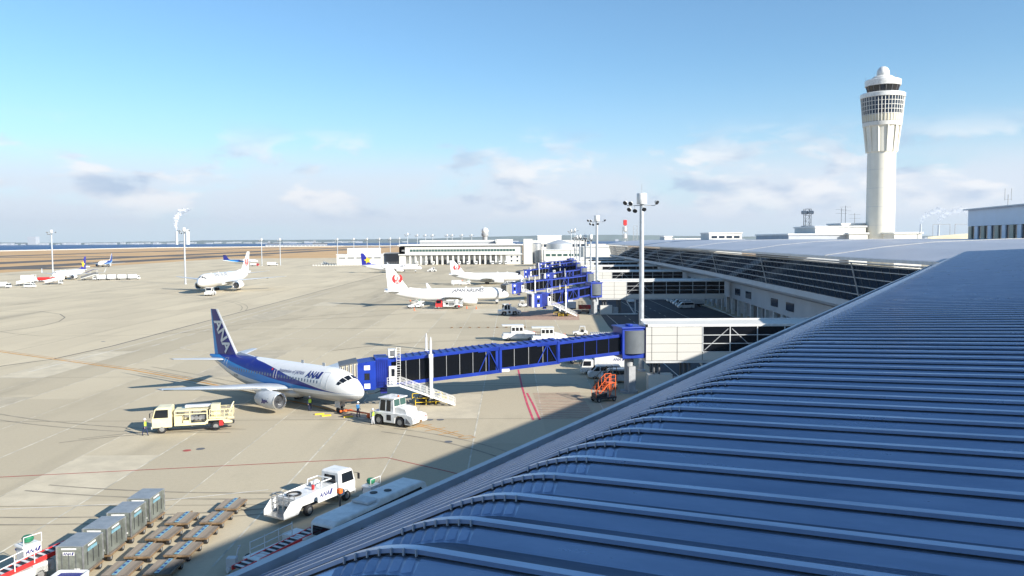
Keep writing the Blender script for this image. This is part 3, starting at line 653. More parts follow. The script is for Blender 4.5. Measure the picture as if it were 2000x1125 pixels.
# blue flying-dolphin mark on the nacelle
en = [c for c in t.children if c.name.startswith('engine') and c.data.vertices[0].co.y < 0][0]
ye, ze, xe, le, re = P['eng']; 
def nac(u, v): a = v/re; return (ng-xe-1.5+u, -ye-math.cos(a)*(re*1.045), ze+math.sin(a)*re*1.045)
m_ = MB(); sh = [(-.75,-.35),(-.45,-.05),(-.55,.35),(-.15,.12),(.3,.22),(.75,.42),(.55,.08),(.78,-.12),(.3,-.08),(-.05,-.32),(-.3,-.22)]
c0 = (0, .03)
for a, b in zip(sh, sh[1:]+sh[:1]): m_.quad(nac(*c0), nac(*a), nac(*b))
m_.build('nacelle_emblem', MAT['ana_blue'], en, fix=False)
# --- JAL aircraft
def crane(fin, cx, cz, r, d, sgn):
    """round red mark: open ring of swept feathers, head and neck inside"""
    m_ = MB(); n = 30; pts = []
    for i in range(n):
        a0, a1 = R(-235 + 290*i/n), R(-235 + 290*(i+1)/n)
        w0, w1 = [r*(.28 + .34*math.sin(max(0, min(1, (j)/n))*math.pi)) for j in (i, i+1)]
        P4 = [(math.cos(a0)*r, math.sin(a0)*r), (math.cos(a1)*r, math.sin(a1)*r), (math.cos(a1)*(r-w1), math.sin(a1)*(r-w1)), (math.cos(a0)*(r-w0), math.sin(a0)*(r-w0))]
        m_.quad(*[(cx+x, d, cz+z) for x, z in P4])
    nk = [(-.12,-.35),(.02,-.1),(-.05,.12),(.1,.36),(.3,.42)]
    for a, b in zip(nk, nk[1:]): m_.quad(*[(cx+r*x, d*1.01, cz+r*z) for x, z in ((a[0]-.09,a[1]),(a[0]+.09,a[1]),(b[0]+.09,b[1]),(b[0]-.09,b[1]))])
    m_.build('crane_mark', MAT['jal_red'], fin, fix=False)
    lettering('mark_lettering', 'JAL', r*.62, (lambda u, v: (cx+u*sgn, d*1.03, cz-r*.84+v)), MAT['white'], fin, .2, .02, 'CENTER')
MAT['jal_body'] = livery_belly('jal_body', 3.35, c2=(.62,.62,.61)); MAT['jal_body2'] = livery_belly('jal_body2', 5.1, c2=(.62,.62,.61)); MAT['sky_body'] = livery_belly('sky_body', 3.35, c2=(.60,.60,.60))
t, fus, fin, side, P = aircraft('white twin-jet lettered JAPAN AIRLINES with red crane tail', (-4.9, 260.5), 13, 'b738', MAT['jal_body'], MAT['planewhite'])
lettering('lettering', 'JAPAN AIRLINES', 1.4, on_side(18.6, .80, side, -1), MAT['ink'], fus, .3, .05)
crane(fin, 4-35.4, 8.6, 1.55, -.27, 1)
m_ = MB()
for i in range(10): m_.quad(side(4.1,-1.0+i*.27,-1,.016), side(3.75,-1.0+i*.27,-1,.016), side(3.75,-.73+i*.27,-1,.016), side(4.1,-.73+i*.27,-1,.016))
m_.build('grey_band', MAT['lightgrey'], fus, fix=False)
t, fus, fin, side, P = aircraft('white twin-jet lettered JAPAN TRANSOCEAN AIR with red crane tail', (1.0, 382), 9, 'b735', MAT['jal_body'], MAT['planewhite'])
lettering('lettering', 'JAPAN TRANSOCEAN AIR', 1.05, on_side(17.0, .85, side, -1), MAT['grey'], fus, .2, .02)
crane(fin, 4-27.7, 7.9, 1.35, -.25, 1)
for i in range(1): t.scale = (1.13, 1, 1)
t, fus, fin, side, P = aircraft('large white wide-body with red crane tail behind a tow tractor', (-121.3, 324), -93, 'b767', MAT['jal_body2'], MAT['planewhite'])
lettering('lettering', 'JAPAN AIRLINES', 1.9, on_side(10.5, 1.2, side, 1), MAT['darkgrey'], fus, .3, .03); crane(fin, 6.6-49.8, 11.4, 1.9, .32, -1)
# --- Skymark and the others
def star(fin, cx, cz, r, d):
    m_ = MB(); p = [(cx + math.cos(R(90+12+36*i))*(r if i % 2 == 0 else r*.48), cz + math.sin(R(90+12+36*i))*(r if i % 2 == 0 else r*.48)) for i in range(10)]
    for a, b in zip(p, p[1:]+p[:1]): m_.quad((cx, d, cz), (a[0], d, a[1]), (b[0], d, b[1]))
    m_.build('star_mark', MAT['yellow'], fin, fix=False)
t, fus, fin, side, P = aircraft('white twin-jet lettered SKY, blue tail with yellow star, in front of cargo building', (-62, 527), 2, 'b738', MAT['sky_body'], MAT['sky_blue'])
lettering('lettering', 'SKY', 2.0, on_side(13.8, .3, side, -1), MAT['ink'], fus, .2, .04); star(fin, 4-34.6, 8.0, 2.3, -.28)
m_ = MB(); f_ = on_side(8.6, .3, side, -1); m_.quad(f_(0,0), f_(1.2,0), f_(1.5,1.2), f_(.3,1.2)); m_.build('logo_mark', MAT['yellow'], fus, fix=False)
t, fus, fin, side, P = aircraft('white twin-jet with blue star tail parked by the left light mast', (-247, 444), -87, 'b738', MAT['sky_body'], MAT['sky_blue'])
lettering('lettering', 'SKY', 2.0, on_side(8.2, .3, side, 1), MAT['grey'], fus, .2, .04); star(fin, 4-34.6, 8.0, 2.3, .28)
m_ = MB(); f_ = on_side(13, .3, side, 1); m_.quad(f_(0,0), f_(1.2,0), f_(1.5,1.2), f_(.3,1.2)); m_.build('logo_mark', MAT['yellow'], fus, fix=False)
t, fus, fin, side, P = aircraft('small distant white twin-jet with blue swoosh, farthest left on the apron', (-343, 683), -84, 'b735', MAT['ana_body'], MAT['ana_fin'])
t, fus, fin, side, P = aircraft('distant jet showing only its red tail behind the cargo building', (-66, 846), -4, 'b738', MAT['sky_body'], MAT['red'], win=False)
t, fus, fin, side, P = aircraft('distant jet showing only its yellow tail behind the cargo building', (-40, 872), -4, 'b738', MAT['sky_body'], MAT['yellow'], win=False)
# turboprop with high wing and T-tail
def turboprop(loc, hd):
    t = thing('turboprop_airliner', 'distant high-wing turboprop with blue T-tail at the edge of the dry grass', 'airplane', (loc[0], loc[1], 0), R(hd)); ng = 2.0; zc = 2.35
    st = [(0,-.3,.05),(.6,-.25,.6),(1.6,-.1,1.05),(3,0,1.33),(22,0,1.35),(27,.3,.95),(32,.75,.3)]
    mb = MB(); mb.rings([[(ng-s, r*math.cos(a), zc+o+r*math.sin(a)) for a in [2*math.pi*i/24 for i in range(24)]] for s, o, r in st]); fus = mb.build('fuselage', livery_ana('q_body', 2.0, 32, 2.35), t, True)
    for sg in (1, -1):
        w_ = MB(); w_.slab([(ng-12.2, sg*.3), (ng-13, sg*14.2), (ng-14.4, sg*14.2), (ng-15.4, sg*.3)][::sg], 3.75, 3.98); w_.build('wing', MAT['wing_grey'], t, bevel=.08)
        e = MB(); e.lathe([(.25,.3),(.5,-.3),(.62,-1.5),(.5,-4),(.15,-5.6)], 14, (ng-10, sg*4.4, 3.35), 'X'); en = e.build('engine', MAT['planewhite'], t, True)
        for i in range(6): p = MB(); a = i*math.pi/3; p.bar((ng-9.8, sg*4.4, 3.35), (ng-9.8, sg*4.4+2.05*math.cos(a), 3.35+2.05*math.sin(a)), .22, .06); p.build('propeller_blade', MAT['dark'], en)
        g = MB(); g.cyl((ng-14, sg*4.4, 3), (ng-14, sg*4.4, .5), .12, n=8); g.cyl((ng-14, sg*4.4-.3, .5), (ng-14, sg*4.4+.3, .5), .5, n=14); g.build('main_gear', MAT['darkgrey'], t)
        s_ = MB(); s_.slab([(ng-29.2, 0), (ng-30, sg*4.6), (ng-31.2, sg*4.6), (ng-31.6, 0)][::sg], 8.1, 8.28); s_.build('tailplane', MAT['ana_blue'], t)
    f = MB(); f.prism([(ng-24.5,3.6),(ng-26.5,4.2),(ng-29.3,8.2),(ng-31.8,8.2),(ng-31.4,3.3)], -.16, .16); f.build('fin', MAT['ana_blue'], t, bevel=.05)
    g = MB(); g.cyl((0,0,1.2),(0,0,.35),.09,n=8); g.cyl((0,-.25,.35),(0,.25,.35),.35,n=12); g.build('nose_gear', MAT['darkgrey'], t)
turboprop((-241, 772), 8)
# ================================================================ jetways
mat('tunnel_glass', (.006,.007,.010), .10, spec=.35)
def jetway(label, rot, cab, zr=5.15, zc=2.9, stairs=True, sign=False, docked=True):
    rx, ry = rot; d = Vector((cab[0]-rx, cab[1]-ry)); D = d.length; ang = math.atan2(d.y, d.x)
    t = thing('jetway', label, 'jetway', (rx, ry, 0), ang, 'blue boarding jetways along the pier')
    B = MAT['blue']; X0, X1 = 1.3, D-3.6
    zb = lambda x: zr + (zc-zr)*(x-X0)/(X1-X0)
    c = MB(); c.cyl((0,0,0),(0,0,zr-.5),.62,n=18); c.cyl((0,0,0),(0,0,.3),1.2,n=18); c.box(-.45,.45,.55,1.2,.2,3.6); c.build('rotunda_column', MAT['grey'], t, True)
    r = MB(); r.box(-1.7,1.6,-1.75,1.75,zr-.55,zr+3.35); r.box(-1.9,1.75,-1.95,1.95,zr+3.35,zr+3.55); r.cyl((0,0,zr+3.55),(0,0,zr+3.8),.5,n=10); ro = r.build('rotunda', B, t, bevel=.05)
    g = MB(); g.rings([[(1.62*math.cos(a)-.1, 1.25+1.0*math.sin(a), z) for a in [math.pi*i/14 for i in range(15)]] for z in (zr+.1, zr+3.1)]); g.build('curtain_drum', MAT['drum_grey'], ro, True)
    g = MB(); g.box(-3.0,-1.7,-1.4,1.4,zr-.2,zr+2.9); g.build('bridge_link', MAT['darkblue'], ro)
    secs = [(X0, X0+(X1-X0)*.30, 2.55, 2.62), (X0+(X1-X0)*.285, X0+(X1-X0)*.56, 2.85, 3.0), (X0+(X1-X0)*.535, X1, 3.15, 3.35)]
    for k, (a, b, w, h) in enumerate(secs):
        y = w/2; dz = -(h-2.62)*.5; bz = lambda x: zb(x)+dz
        f = MB()
        for s in (1, -1):
            f.bar((a, s*y, bz(a)+.2), (b, s*y, bz(b)+.2), .14, .42); f.bar((a, s*y, bz(a)+h-.18), (b, s*y, bz(b)+h-.18), .14, .36)
            for x, wd in ((a+.14,.28), (b-.2,.42)): f.bar((x, s*(y+.03), bz(x)+.2), (x, s*(y+.03), bz(x)+h-.1), .22, wd)
        f.quad((a,-y,bz(a)+.05),(b,-y,bz(b)+.05),(b,y,bz(b)+.05),(a,y,bz(a)+.05))
        f.quad((a,-y,bz(a)+h-.02),(a,y,bz(a)+h-.02),(b,y,bz(b)+h-.02),(b,-y,bz(b)+h-.02))
        tu = f.build('tunnel', B, t, bevel=.02)
        rb = MB(); rb.bar((0,-y-.02,0),(0,y+.02,0),.20,.10); rbm = rb.mesh('roof_rib', B); x = a+.6
        while x < b-.3: share('roof_rib', rbm, tu, (x, 0, bz(x)+h+.03)); x += .85
        x = a+.35; np_ = max(2, round((b-a-.9)/1.75)); pw = (b-a-.9)/np_
        for i in range(np_):
            x0 = a+.35+pw*i; x1 = x0+pw
            for s in (1, -1):
                q = MB(); q.quad((x0+.04,s*(y-.02),bz(x0)+.42),(x1-.04,s*(y-.02),bz(x1)+.42),(x1-.04,s*(y-.02),bz(x1)+h-.36),(x0+.04,s*(y-.02),bz(x0)+h-.36)); q.build('pane', MAT['tunnel_glass'], tu, fix=False)
                q = MB(); q.bar((x1,s*y,bz(x1)+.4),(x1,s*y,bz(x1)+h-.3),.05,.055)
                if i < np_-1: q.build('mullion', MAT['grey'] if k else B, tu)
        if k > 0:      # braces where the sections overlap
            e0, e1 = a+.3, a+3.0
            for s in (1, -1):
                q = MB(); m_ = (e0+e1)/2
                for p, qq in (((e0+.1,.45),(m_-.06,h-.4)), ((m_+.06,h-.4),(e1-.1,.45)), ((m_,.4),(m_,h-.36)), ((e0,.4),(e0,h-.36)), ((e0,h-.42),(e1,h-.42))): q.bar((p[0],s*(y+.06),bz(p[0])+p[1]),(qq[0],s*(y+.06),bz(qq[0])+qq[1]),.07,.10)
                q.build('brace', B, tu)
        if k == 1 and sign:
            q = MB(); q.box(b-1.75,b-.35,y+.16,y+.18,bz(b)-.02,bz(b)+.34); so_ = q.build('name_plate', MAT['white'], tu)
    # lift columns and wheel bogie
    xl = X1-5.2
    for s in (1, -1):
        q = MB(); q.box(xl-.2,xl+.2,s*2.0-.2,s*2.0+.2,.9,6.2); q.box(xl-.13,xl+.13,s*2.0-.13,s*2.0+.13,6.2,8.0); q.box(xl-.26,xl+.26,s*2.0-.26,s*2.0+.26,5.9,6.4); q.cyl((xl,s*2.0,8.0),(xl,s*2.0,8.5),.12,.06); q.build('lift_column', MAT['lightgrey'], t, bevel=.02)
    q = MB(); q.box(xl-.25,xl+.25,-2.1,2.1,.75,1.15); q.box(xl-1.2,xl+1.2,-.6,.6,.5,.8); q.box(xl-.3,xl+.3,-2,2,zb(xl)-.6,zb(xl)-.3); q.build('bogie_frame', MAT['darkgrey'], t)
    for sx in (-.75, .75):
        for s in (-1, 1): q = MB(); q.cyl((xl+sx,s*.85-.2,.5),(xl+sx,s*.85+.2,.5),.5,n=18); q.build('wheel', MAT['rubber'], t)
    q = MB()
    for s in (-1.7, 1.7):
        for z in (.45, .95): q.bar((xl-1.9,s,z),(xl+1.9,s,z),.06)
        for x in (-1.9,-.6,.6,1.9): q.bar((xl+x,s,.1),(xl+x,s,.98),.06)
    for x in (-1.9, 1.9):
        for z in (.45,.95): q.bar((xl+x,-1.7,z),(xl+x,1.7,z),.06)
    q.build('guard_rail', MAT['yellow'], t)
    # cab
    zf = zc-.55
    q = MB(); q.box(X1-.1,X1+1.5,-1.7,1.7,zf+.1,zf+3.75); q.prism([(X1+1.5,zf-.05),(D+.1,zf-.05),(D+.1,zf+3.2),(X1+1.7,zf+3.45),(X1+1.5,zf+3.45)],-1.95,1.9); ca = q.build('cab', B, t, bevel=.06)
    q = MB(); q.box(X1+2.15,X1+2.85,1.91,1.94,zf+2.4,zf+2.95); q.box(X1+2.15,X1+2.85,1.91,1.94,zf+.15,zf+.75); q.build('cab_panel', MAT['white'], ca)
    q = MB(); q.box(X1+2.2,X1+2.8,1.91,1.94,zf+1.2,zf+2.0); q.build('cab_window', MAT['glass'], ca)
    q = MB(); q.box(X1-1.05,X1-.12,1.68,1.90,zf+.55,zf+2.75); dr = q.build('service_door', MAT['white'], ca); q = MB(); q.box(X1-.8,X1-.4,1.90,1.92,zf+1.5,zf+2.4); q.build('door_window', MAT['glass'], dr)
    q = MB(); q.box(X1-1.0,X1-.1,.6,1.6,zf+3.75,zf+4.75); eq = q.build('equipment_box', MAT['white'], ca, bevel=.03); q = MB(); q.box(X1-.85,X1-.3,1.6,1.62,zf+3.9,zf+4.6); q.build('vent', MAT['darkgrey'], eq)
    if docked:
        for i in range(9):
            u = i/8; q = MB(); x = D+.1+1.9*u; hh = 3.2-.35*u; ww = 1.95-.12*u+(.07 if i % 2 else 0)
            for s in (1, -1): q.box(x-.06,x+.06,s*ww-.14,s*ww+.14,zf+.3*u,zf+hh)
            q.box(x-.11,x+.11,-ww,ww,zf+hh-.1,zf+hh+.06); q.build('bellows_fold', MAT['beige' if i % 2 else 'grey'], ca)
        q = MB(); q.prism([(D,zf+3.32),(D+2.2,zf+2.96),(D+2.2,zf+3.02),(D,zf+3.42)],-2.0,2.0); q.build('canopy_top', MAT['darkgrey'], ca)
    else:
        q = MB(); q.box(D+.1,D+.7,-1.9,-1.7,zf,zf+3.3); q.box(D+.1,D+.7,1.7,1.9,zf,zf+3.3); q.box(D+.1,D+.75,-1.9,1.9,zf+3.3,zf+3.5); q.build('canopy_frame', MAT['lightgrey'], ca)
        q = MB(); q.box(D+.1,D+.14,-1.7,1.7,zf+.1,zf+3.3); q.build('cab_opening', MAT['darkblue'], ca)
        q = MB(); q.box(D+.14,D+.18,-.2,1.0,zf+.1,zf+2.6); q.build('cab_shutter', MAT['lightgrey'], ca)
    for i in range(6): q = MB(); q.box(X1+.05+i*.24,X1+.13+i*.24,1.70,1.76,zf+.3,zf+3.55); q.build('wall_rib', MAT['darkblue'], ca)
    q = MB(); q.box(X1+.1,X1+.9,.8,1.5,zf-.6,zf-.05); q.build('control_box', MAT['darkblue'], ca)
    q = MB(); q.path([(X1+3.0,1.2,zf-.1),(X1+2.4,1.3,zf-.6),(X1+1.5,1.2,zf-.55),(X1+.6,1.1,zf-.2)],.05); q.build('cable', MAT['black'], ca)
    if stairs:
        W0, W1 = 1.95, 2.95; xa, xb = X1-1.0, X1-8.0; za = zf+.55
        s_ = MB(); s_.box(xa-.3,xa+1.2,W0-.05,W1,za-.12,za); st = s_.build('service_stairs', MAT['lightgrey'], t)
        q = MB()
        for y in (W0, W1): q.bar((xa-.3,y,za-.05),(xb,y,.15),.06,.22)
        q.build('stringer', MAT['white'], st)
        n = 13; tr = MB(); tr.box(-.15,.15,W0+.03,W1-.03,-.02,.02); trm = tr.mesh('tread', MAT['steel'])
        for i in range(n): u = (i+.5)/n; share('tread', trm, st, (xa-.3+(xb-xa+.3)*u, 0, za-.05+(.15-za)*u))
        q = MB()
        for y in (W0, W1):
            for hgt in (.35, .65, .95): q.bar((xa-.3,y,za+hgt),(xb,y,.1+hgt),.045)
            for i in range(9): u = i/8; x = xa-.3+(xb-xa+.3)*u; z = za+(.1-za)*u; q.bar((x,y,z),(x,y,z+.97),.045)
        for z in (.35,.65,.97): q.bar((xa+1.2,W1,za+z),(xa-.3,W1,za+z),.045)
        for x in (xa+1.2, xa+.45): q.bar((x,W1,za),(x,W1,za+1),.045)
        q.build('handrail', MAT['white'], st)
        q = MB()
        for x in (xa-.05, xa-.5):
            q.bar((x,1.86,za+.2),(x,1.86,zf+5.0),.05)
        for i in range(14): q.bar((xa-.05,1.86,za+.5+i*.3),(xa-.5,1.86,za+.5+i*.3),.035)
        for i in range(4): z = za+1.8+i*.55; q.path([(xa-.05,1.86,z),(xa-.05,2.4,z),(xa-.5,2.4,z),(xa-.5,1.86,z)],.022,5)
        q.build('ladder', MAT['white'], st)
    return t
jetway('nearest blue jetway docked at the ANA aircraft, long dark glass tunnel', (15.4, 107.6), (-19.0, 99.3), 5.3, 2.9, True, True)
jetway('retracted blue jetway with open empty cab near the JAPAN AIRLINES nose', (22.0, 220.5), (5.2, 214.5), 5.3, 3.3, True, True, False)
jetway('blue jetway docked at the aircraft lettered JAPAN AIRLINES', (26.6, 287), (-1.0, 272), 5.3, 3.1, True)
jetway('retracted blue jetway just behind the docked JAPAN AIRLINES one', (29.6, 346), (13.2, 338), 5.3, 3.6, False, False, False)
jetway('blue jetway docked at the aircraft lettered JAPAN TRANSOCEAN AIR', (32.2, 408), (4.6, 389), 5.3, 3.1, False)
jetway('second farthest blue jetway, short and retracted', (34.5, 462), (18, 453), 5.3, 3.6, False, False, False)
jetway('farthest blue jetway at the end of the row', (36.0, 505), (16, 497), 5.3, 3.6, False, False, False)

# ================================================================ fixed bridges between rotundas and pier
PW = .035
pnl = MB(); pnl.box(0, 1, -.05, 0, 0, 1); pnlm = pnl.mesh('wall_panel', MAT['wallpanel'])
def fixed_bridge(label, x0, y0, x1, zb=4.45, depth=4.4):
    t = thing('fixed_bridge', label, 'passenger bridge', (x0, y0, 0), 0, 'white fixed bridges of the pier'); Ln = x1-x0
    c = MB(); c.box(.12, Ln, .06, depth, zb+.05, zb+4.35); core = c.build('body', MAT['dark'], t)
    c = MB(); c.box(0,.14,.02,depth,zb,zb+4.7); c.build('end_wall', MAT['wallshade'], t)
    rows = [(0,1.08),(1.1,2.18),(2.2,3.28),(3.3,4.38)]; cols = [(0.0,.75),(.78,4.05),(4.08,7.35)]
    for ca, cb_ in cols:
        for ra, rb_ in rows: share('wall_panel', pnlm, t, (ca, .05, zb+ra), 0, (cb_-ca-.04, 1, rb_-ra-.025))
    x = 7.38
    while x < Ln - .5:
        xe = min(x+3.55, Ln)
        share('wall_panel', pnlm, t, (x, .05, zb), 0, (xe-x-.02, 1, 1.08))
        for ra, rb_ in rows[1:]:
            q = MB(); q.quad((x+.07,.055,zb+ra+.02),(xe-.07,.055,zb+ra+.02),(xe-.07,.055,zb+rb_-.02),(x+.07,.055,zb+rb_-.02)); q.build('pane', MAT['tunnel_glass'], t, fix=False)
        q = MB(); q.bar((x,.0,zb+1.1),(x,.0,zb+4.4),.09,.12); q.build('mullion', MAT['lightgrey'], t)
        x = xe
    for k, (xa, za, xb, zb2) in enumerate(((7.6,1.3,10.7,4.1),(11.2,4.1,14.2,1.3))):
        if xb < Ln: q = MB(); q.bar((xa,.035,zb+za),(xb,.035,zb+zb2),.02,.10); q.build('brace', MAT['grey'], t)
    for z in (1.1, 2.19, 3.29): q = MB(); q.bar((7.38,-.01,zb+z),(Ln,-.01,zb+z),.12,.09); q.build('rail', MAT['lightgrey'], t)
    q = MB(); q.box(-.08, Ln, -.06, .35, zb+4.38, zb+4.72); q.box(-.08,Ln,depth-.3,depth+.05,zb+4.38,zb+5.05); q.box(-.08,.25,-.06,depth+.05,zb+4.38,zb+4.72); q.build('parapet', MAT['white'], t, bevel=.03)
    q = MB(); q.quad((0,.3,zb+4.6),(Ln,.3,zb+4.75),(Ln,depth,zb+5.0),(0,depth,zb+4.85)); q.build('roof', MAT['wallwhite'], t, fix=False)
    q = MB(); q.box(0,Ln,.1,depth,zb-.35,zb-.02); q.build('floor_beam', MAT['lightgrey'], t)
    for xx in (1.2, 1.9, 5.2, 5.9):
        q = MB(); q.cyl((xx,1.2,0),(xx,1.2,zb-.3),.16,n=8); q.cyl((xx,3.4,0),(xx,3.4,zb-.3),.16,n=8); q.build('support', MAT['darkgrey'], t)
    q = MB(); q.cyl((7.2,.8,zb-.3),(9.6,.8,.2),.15,n=8); q.cyl((9.8,.8,zb-.3),(9.8,.8,.1),.17,n=8); q.bar((3.5,.8,.2),(10.4,.8,.2),.3,.3); q.build('raking_support', MAT['white'], t)
    q = MB(); q.box(.4,3.6,.6,2.2,.05,2.5); q.build('service_cabinet', MAT['wallpanel'], t, bevel=.03)
    q = MB(); q.box(3.9,5.2,.9,2.0,.05,2.0); q.build('ground_power_unit', MAT['grey'], t, bevel=.03)
    return t
for i, (x, y, lb) in enumerate(((17.4,106,'nearest white panelled bridge beside the tall light mast'), (23.4,219.5,'second white bridge, above the parked white vans'), (27.6,286,'third white bridge from the camera'), (30.8,345,'fourth white bridge from the camera'), (33.5,407,'fifth white bridge from the camera'), (35.8,461,'sixth white bridge, far down the pier'), (37.5,504,'farthest white bridge at the end of the pier'))):
    fixed_bridge(lb, x, y, fx(y)+.3)
q = MB()
for i in range(14): q.box(14.6+i*.42,14.75+i*.42,150.2,152.6,2.9,3.0)
q.box(14.5,20.4,150.1,150.3,0,2.9); q.box(14.5,20.4,152.5,152.7,0,2.9); tag(q.build('slatted_shelter', MAT['lightgrey']), 'small open shelter with slatted roof behind the nearest rotunda', 'shelter')

# ================================================================ light masts
def mast(label, x, y, h, r=.40, flip=0):
    t = thing('light_mast', label, 'light mast', (x, y, 0), flip, 'apron light masts')
    q = MB(); q.lathe([(r*1.5,0),(r*1.5,.25),(r,.3),(r*.92,h*.6),(r*.80,h-1.6)], 20); q.build('pole', MAT['galv'], t, True)
    q = MB(); q.lathe([(.75,h-1.65),(.78,h-1.6),(.78,h-.15),(.72,h)], 20); q.build('winch_drum', MAT['white'], t, True)
    q = MB(); q.bar((-2.2,0,h-1.85),(2.0,0,h-1.85),.12); q.bar((0,-1.4,h-1.85),(0,1.4,h-1.85),.12); q.cyl((0,0,h),(0,0,h+1.4),.025,n=5); q.build('head_frame', MAT['grey'], t)
    for px, py, pz, dx in ((-2.5,-.2,.45,-1),(-1.7,-.4,.35,-1),(-1.9,-.3,-.55,-1),(-1.1,-.6,-.75,-.4),(.15,-1.2,-.55,0),(2.2,-.2,.5,1)):
        q = MB(); c = Vector((px,py,h-1.85+pz)); dn = Vector((dx*.55,-.75,-.5)).normalized(); q.cyl(c-dn*.22, c+dn*.18, .22, .36, 14); lh = q.build('floodlight', MAT['lightgrey'], t, True)
        q = MB(); q.cyl(c+dn*.18, c+dn*.20, .34, n=14); q.build('lamp_glass', MAT['dark'], lh); q = MB(); q.bar(c-dn*.1, (max(-2.2,min(2.0,px)),0,h-1.85), .06); q.build('lamp_arm', MAT['grey'], lh)
    return t
mast('tallest looking light mast, beside the nearest white bridge', 19.8, 125, 27.2, .40)
mast('second light mast along the pier, left of the nearest one', 24.6, 237, 27.2, .42)
for i, (px, Y, h) in enumerate(((1154,332,22.3),(1143,388,22.6),(1133,440,22.9),(1127,490,22.8),(1123,600,28.4),(1116,640,28.2))):
    mast(['third light mast, right of the thin cluster','fourth light mast in the thin cluster','fifth light mast in the thin cluster','sixth light mast in the thin cluster','taller right one of the two farthest pier masts','taller left one of the two farthest pier masts'][i], (px-1000)/1600*Y, Y, h, .36)
mast('light mast beside the blue tailed jet at far left', -279.7, 499, 28.3, .42, .4)
mast('light mast beside the wide-body jet nose', -158.4, 397, 27.3, .42, .4)
for i, (px, Y, h) in enumerate(((512,697,23.2),(548,709,23.2),(660,746,23),(692,840,23.5),(718,840,23.5),(742,860,23.6),(763,870,23.7),(781,880,23.8),(797,720,27.2),(816,900,27.5),(832,920,27.5),(846,930,27.5),(874,930,27.5),(884,930,27.5),(903,930,27.4),(922,930,27.3))):
    mast(['leftmost far mast beyond the turboprop','second far mast left of the low white buildings','far mast left of the low white building','far mast above the low building left end','far mast above the low building middle','far mast above the low building right end','far mast left of the cargo building corner','far mast touching the cargo building corner','mast head above the cargo building left end','second mast head above the cargo roof','third mast head above the cargo roof','fourth mast head above the cargo roof','fifth mast head above the cargo roof','sixth mast head above the cargo roof','seventh mast head above the cargo roof','mast head just left of the radome'][i], (px-1000)/1600*Y, Y, h, .35)
# ================================================================ ground vehicles
def wheel(parent, x, y, r=.45, w=.28, hub=True):
    q = MB(); q.lathe([(r*.8,-w/2),(r*.96,-w/2+.02),(r,-w/4),(r,w/4),(r*.96,w/2-.02),(r*.8,w/2)], 20, (0,0,0)); me = q.mesh('wheel', MAT['rubber'], True)
    o = bpy.data.objects.new('wheel', me); COL.objects.link(o); o.parent = parent; o.location = (x, y, r); o.rotation_euler = (R(90), 0, 0)
    if hub:
        q = MB(); q.lathe([(r*.55,-w/2-.015),(r*.5,-w/2-.02),(r*.5,w/2+.02),(r*.55,w/2+.015)], 14); h = bpy.data.objects.new('rim', q.mesh('rim', MAT['hub'], True)); COL.objects.link(h); h.parent = o
    return o
def quadside(q, pts, w, sg, tp=0.0, z0=0, z1=1, off=.012):
    q.quad(*[(x, sg*(w/2*(1-tp*max(0,(z-z0)/(z1-z0)-.45)/.55)+off), z) for x, z in pts])
def cab_unit(parent, x0, x1, w, z0, z1, m, name='cab', side_win=True, slope=.35, tp=.08):
    """cab facing +x with windscreen, side windows, bumper, lamps, mirrors"""
    h = z1-z0; q = MB(); q.prism([(x0,z0),(x1,z0),(x1+.04,z0+h*.42),(x1-slope*.5,z1-.18),(x1-slope,z1),(x0+.1,z1),(x0,z1-.12)], -w/2, w/2, tp); c = q.build(name, m, parent, bevel=.06)
    g = MB(); zt = z1-.22; a = (x1+.05, z0+h*.47); b = (x1-slope*.45, zt); g.quad((a[0],-w*.43,a[1]),(a[0],w*.43,a[1]),(b[0]+.02,w*.40,b[1]),(b[0]+.02,-w*.40,b[1])); g.build('windscreen', MAT['glass'], c, fix=False)
    if side_win:
        for sg in (1,-1):
            g = MB(); quadside(g, [(x1-.15,z0+h*.5),(x1-slope*.75,zt),(x0+.35,zt),(x0+.35,z0+h*.5)], w, sg, tp, z0, z1); g.build('side_window', MAT['glass'], c, fix=False)
    g = MB(); g.box(x1-.02,x1+.12,-w/2+.05,w/2-.05,z0-.12,z0+.16); g.build('bumper', MAT['lightgrey'], c, bevel=.03)
    for sg in (1,-1):
        g = MB(); g.box(x1+.03,x1+.07,sg*w*.36-.14,sg*w*.36+.14,z0+.2,z0+.36); g.build('headlight', MAT['chrome'], c)
        g = MB(); g.bar((x1-.1,sg*w/2,z1-.4),(x1+.2,sg*(w/2+.22),z1-.5),.03); g.box(x1+.12,x1+.2,sg*(w/2+.22)-.09,sg*(w/2+.22)+.09,z1-.95,z1-.5); g.build('mirror', MAT['black'], c)
    return c
def van(label, loc, rz, group='white vans and service cars'):
    t = thing('van', label, 'van', (*loc, 0), R(rz), group); w = 1.75
    q = MB(); q.prism([(-2.3,.3),(2.3,.3),(2.42,.55),(2.35,.95),(1.85,1.18),(1.25,1.85),(.9,1.98),(-2.2,1.98),(-2.36,1.6),(-2.4,.6)], -w/2, w/2, .13); b = q.build('body', MAT['white'], t, bevel=.07)
    for sg in (1,-1):
        g = MB(); quadside(g, [(1.62,1.2),(1.18,1.76),(.75,1.76),(.75,1.2)], w, sg, .13, .3, 1.98); g.build('door_window', MAT['glass'], b, fix=False)
        g = MB(); quadside(g, [(.6,1.22),(.6,1.76),(-2.1,1.76),(-2.15,1.22)], w, sg, .13, .3, 1.98); g.build('side_window', MAT['glass'], b, fix=False)
        for x in (-1.5, 1.45): wheel(t, x, sg*(w/2-.12), .33, .22)
    g = MB(); g.quad((1.88,-.7,1.2),(1.88,.7,1.2),(1.33,.62,1.84),(1.33,-.62,1.84)); g.build('windscreen', MAT['glass'], b, fix=False)
    return t
